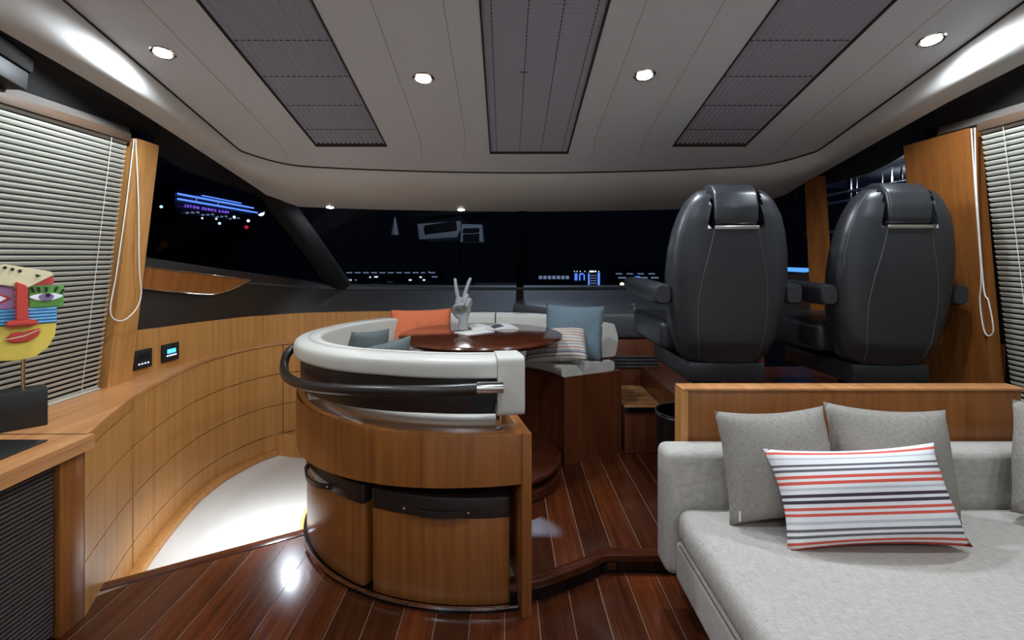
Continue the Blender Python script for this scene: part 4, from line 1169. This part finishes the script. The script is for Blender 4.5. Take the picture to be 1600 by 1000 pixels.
for xx, yy, w_, m_ in ((541, 437, 3, 'city_white'), (545.5, 437, 2, 'city_white'), (553, 437, 3, 'city_dim'), (576, 432.5, 2, 'city_white'), (584, 432, 5, 'city_white'), (604, 442, 8, 'city_white'), (628, 442.5, 3, 'city_dim'), (638, 437, 4, 'city_white'), (655, 432.5, 3, 'city_white'), (660, 437, 6, 'city_white'), (667, 443, 4, 'city_white'), (674, 432, 9, 'city_dim'), (668, 420.5, 3, 'city_dim')):
    row.append((xx, yy, xx+w_, yy+1.6, m_, 'window'))
for k in range(11): row.append((540+k*13, 425.5, 549+k*13, 427, 'city_dim', 'window'))
for r0 in row: pass
a, z1 = px(530, 424, D); b, z0 = px(690, 447, D)
block('shore_building', a, b, D+2, z0, z1, wins_px([(q[0], max(q[1], 424.5), q[2], max(q[3], 426), q[4], q[5]) for q in row], D), 'long low distant building with scattered lit windows, left of the mullion')
row = []
for k in range(4): row.append((962+k*17, 427, 972+k*17, 428.5, 'city_dim', 'window'))
for k in range(4): row.append((966+k*17, 433, 978+k*17, 435, 'city_dim', 'window'))
row.append((992, 432, 1000, 436, 'neon_blue', 'lit_sign'))
row.append((988, 445, 990, 446.5, 'city_white', 'window')); row.append((992, 445, 994, 446.5, 'city_white', 'window'))
a, z1 = px(955, 423, D); b, z0 = px(1080, 450, D)
block('shore_building', a, b, D+1, z0, z1, wins_px(row, D+1), 'distant dim building behind the yellow lamp on the right')
def bulb(x, y, D, r, mat, label, pole=True):
    X, Z = px(x, y, D); e = empty('dock_lamp', (X, D, ground(D))); tag(e, label, 'lamp', 'distant marina lamps')
    bm = bmesh.new(); bmesh.ops.create_uvsphere(bm, u_segments=12, v_segments=8, radius=r*D/800); bmesh.ops.translate(bm, verts=bm.verts, vec=(X, D, Z)); raw('globe', bm, mat, e, True)
    if pole: tube('pole', [(X, D, ground(D)), (X, D, Z)], 0.3*D/800, 'hull_dark', e, seg=6)
bulb(972, 444.5, 60, 3.2, 'city_warm', 'yellow marina lamp seen left of the helm armrest')
# building with neon bands, standing in for a reflection in the port glass
HX = -32.0
ph = empty('hotel_building', (HX-4, 58, -2)); tag(ph, 'tall building with blue neon bands and violet sign, standing in for a port window reflection', 'building')
box('wall', HX-8, HX-0.3, 50, 66, -2, 8.3, 'hull_dark', ph, 0)
for (ya, yb, za, zb, th) in ((54, 62, 7.55, 7.55, .08), (50, 65, 7.25, 7.25, .12), (50, 66, 6.75, 6.75, .12)):
    tube('neon_band', [(HX, ya, za), (HX, yb, zb)], th*0.8, 'neon_blue', ph, seg=6)
for yy in (53, 57): tube('neon_post', [(HX, yy, 6.8), (HX, yy, 7.2)], 0.05, 'city_dim', ph, seg=5)
cu = bpy.data.curves.new('sign', 'FONT'); cu.body = 'PRILA CORSO HOTEL'; cu.size = 0.62; cu.extrude = 0.02; cu.space_character = 1.45
to = bpy.data.objects.new('sign_text', cu); COL.objects.link(to)
bpy.context.view_layer.update()
sme = bpy.data.meshes.new_from_object(to.evaluated_get(bpy.context.evaluated_depsgraph_get()))
bpy.data.objects.remove(to)
sme.materials.clear(); sme.materials.append(M['neon_violet'])
xsv = [v.co.x for v in sme.vertices]; wtxt = max(xsv)
for v in sme.vertices:
    # lettering mirrored, like the glass reflection it stands for
    v.co = (HX+0.1+v.co.z, 59.0-v.co.x*8.2/wtxt, 6.05+v.co.y*0.62)
sg = bpy.data.objects.new('sign_text', sme); COL.objects.link(sg); sg.parent = ph; sg.matrix_parent_inverse = ph.matrix_basis.inverted()
for k in range(12):
    yy = 51.5+k*0.9; box('window', HX-0.2, HX-0.05, yy, yy+0.3, 5.45+0.1*(k % 3), 5.6+0.1*(k % 3), 'city_dim', ph, 0)
for x_, y_, r_, m_, lab in ((252, 323, 2.2, 'city_cyan', 'bright bluish lamp seen just right of the port wooden pillar'), (343, 349, 2.0, 'city_cyan', 'bluish lamp below the violet sign'),
                    (316, 341, 1.4, 'city_white', 'small white lamp below the left part of the violet sign'), (366, 339, 1.8, 'city_warm', 'warm lamp below the right end of the violet sign'),
                    (388, 345, 2.2, 'city_white', 'white lamp at the right end of the neon bands'), (385, 355, 3.0, 'city_red', 'red light below the white lamp at the neon bands'), (338, 342, 1.4, 'city_white', 'small white lamp beside the bluish lamp')):
    bulb(x_, y_, 38+2*(x_ % 7), r_, m_, lab)

# moored yacht ahead of the windscreen
my = empty('moored_yacht', (-1.6, 13, -1)); tag(my, 'white moored yacht superstructure seen high through the windscreen', 'boat')
DY = 12.0
def yb(x, y, D=DY): X, Z = px(x, y, D); return X, Z
def quad_box(name, p, dep, mat, par, D=DY):
    pts = [yb(*q, D) for q in p]
    lo = [(X, D, Z) for X, Z in pts]; hi = [(X, D+dep, Z) for X, Z in pts]
    n = len(pts); F = [tuple(range(n)), tuple(range(n, 2*n))]+[(i, (i+1) % n, n+(i+1) % n, n+i) for i in range(n)]
    return mesh(name, lo+hi, F, mat, par)
quad_box('cabin', [(652, 347), (720, 337), (720, 370), (655, 374)], 2.0, 'hull_white', my)
quad_box('cabin_window', [(664, 352), (712, 345), (714, 357), (666, 363)], 0.08, 'hull_dark', my, DY-0.09)
quad_box('stern_panel', [(722, 350), (753, 351), (755, 378), (719, 378)], 1.0, 'hull_white', my, DY-0.4)
for k, yy in enumerate((357, 366, 373)):
    quad_box('louvre', [(724, yy), (749, yy-1), (749, yy+4), (724, yy+5)], 0.05, 'hull_dark', my, DY-0.46)
quad_box('roof', [(640, 333), (760, 326), (760, 331), (640, 339)], 2.5, 'hull_dark', my, DY-0.3)
hx0, hx1 = yb(560, 0)[0], yb(800, 0)[0]
loft('hull', [[(hx0+0.2, DY, -2.0), (hx1, DY, -2.0), (hx1, DY+3, -2.0), (hx0+0.2, DY+3, -2.0)], [(hx0-0.4, DY-0.2, 0.38), (hx1+0.2, DY-0.2, 0.38), (hx1+0.2, DY+3.2, 0.38), (hx0-0.4, DY+3.2, 0.38)]], 'hull_white', my, closed=True, caps=True, smooth=False)
for xx in (660, 716, 735): tube('support_post', [(yb(xx, 0)[0], DY+0.6, 0.38), (yb(xx, 0)[0], DY+0.6, yb(xx, 376)[1]+0.1)], 0.03, 'hull_dark', my, seg=8)
fg = lathe('furled_flag', [(0.10, 0.0), (0.06, 0.2), (0.015, 0.42)], (yb(617, 367)[0], DY, yb(617, 367)[1]), 'hull_white', my, 14)
# added lamp, its pole behind the mullion, only to light that yacht
ql = empty('yacht_fill_lamp', (0.30, 8.0, -1.75)); tag(ql, 'added lamp post that lights the moored yacht', 'lamp')
tube('pole', [(0.30, 8.0, -1.75), (0.30, 8.0, 4.0)], 0.04, 'hull_dark', ql, seg=8)
ld = bpy.data.lights.new('lamp_light', 'POINT'); ld.energy = 160; ld.color = (0.75, 0.85, 1); ld.shadow_soft_size = 0.1
lo = bpy.data.objects.new('lamp_light', ld); COL.objects.link(lo); lo.location = (0.30, 7.9, 4.1); lo.parent = ql; lo.matrix_parent_inverse = ql.matrix_basis.inverted()
bm = bmesh.new(); bmesh.ops.create_uvsphere(bm, u_segments=12, v_segments=8, radius=0.08); bmesh.ops.translate(bm, verts=bm.verts, vec=(0.30, 8.0, 4.25)); raw('globe', bm, 'city_white', ql, True)

# boat moored close on the starboard side: roof edge, rails and fittings glinting through the side window
sb = empty('moored_yacht', (4.0, 5.0, -1.8)); tag(sb, 'boat alongside with chrome rails seen through the starboard side window', 'boat')
loft('hull', [[(3.3, 3.2, -1.9), (5.2, 3.2, -1.9), (5.2, 9.0, -1.9), (3.3, 9.0, -1.9)], [(2.98, 2.9, 0.98), (5.4, 2.9, 0.98), (5.4, 9.2, 0.98), (2.98, 9.2, 0.98)]], 'hull_dark', sb, closed=True, caps=True, smooth=False)
box('roof', 2.98, 4.8, 3.2, 5.3, 1.87, 1.94, 'hull_white', sb, 0.02)
for yy in (3.45, 4.55): tube('stanchion', [(3.06, yy, 0.98), (3.06, yy, 1.87)], 0.02, 'chrome', sb, seg=10)
for zz_, yy in ((1.74, 5.0), (1.66, 4.9), (1.40, 5.2)): tube('rail', [(3.04, 3.3, zz_), (3.04, yy, zz_)], 0.016, 'chrome', sb, seg=10)
for k in range(7):
    yy = 3.5+k*0.17; zz_ = 1.58+0.05*math.sin(k*2.1)
    lathe('fitting', [(0.012, -0.05), (0.035, -0.03), (0.04, 0.0), (0.022, 0.035), (0.01, 0.05)], (3.10+0.05*(k % 3), yy, zz_+0.03), 'chrome' if k % 3 else 'brass', sb, 14)
    tube('fitting_arm', [(3.10+0.05*(k % 3), yy, zz_+0.06), (3.10+0.05*(k % 3), yy, 1.87)], 0.008, 'chrome', sb, seg=6)
tube('light_strip', [(2.96, 4.75, 1.03), (2.95, 5.4, 1.03)], 0.022, 'strip_blue', sb, seg=8)
tube('light_strip', [(3.0, 3.75, 1.62), (3.0, 3.75, 1.78)], 0.012, 'strip_blue', sb, seg=8)
lathe('rail_fill_lamp', [(0.04, 0.0), (0.04, -0.015), (0.001, -0.02)], (3.3, 4.0, 1.868), 'city_white', sb, 16)  # lamp added under the roof to light the rails and fittings
ld = bpy.data.lights.new('lamp_light', 'POINT'); ld.energy = 5; ld.color = (0.9, 0.9, 1); ld.shadow_soft_size = 0.03
lo = bpy.data.objects.new('lamp_light', ld); COL.objects.link(lo); lo.parent = sb; lo.matrix_parent_inverse = sb.matrix_basis.inverted(); lo.location = (3.3, 4.0, 1.83)
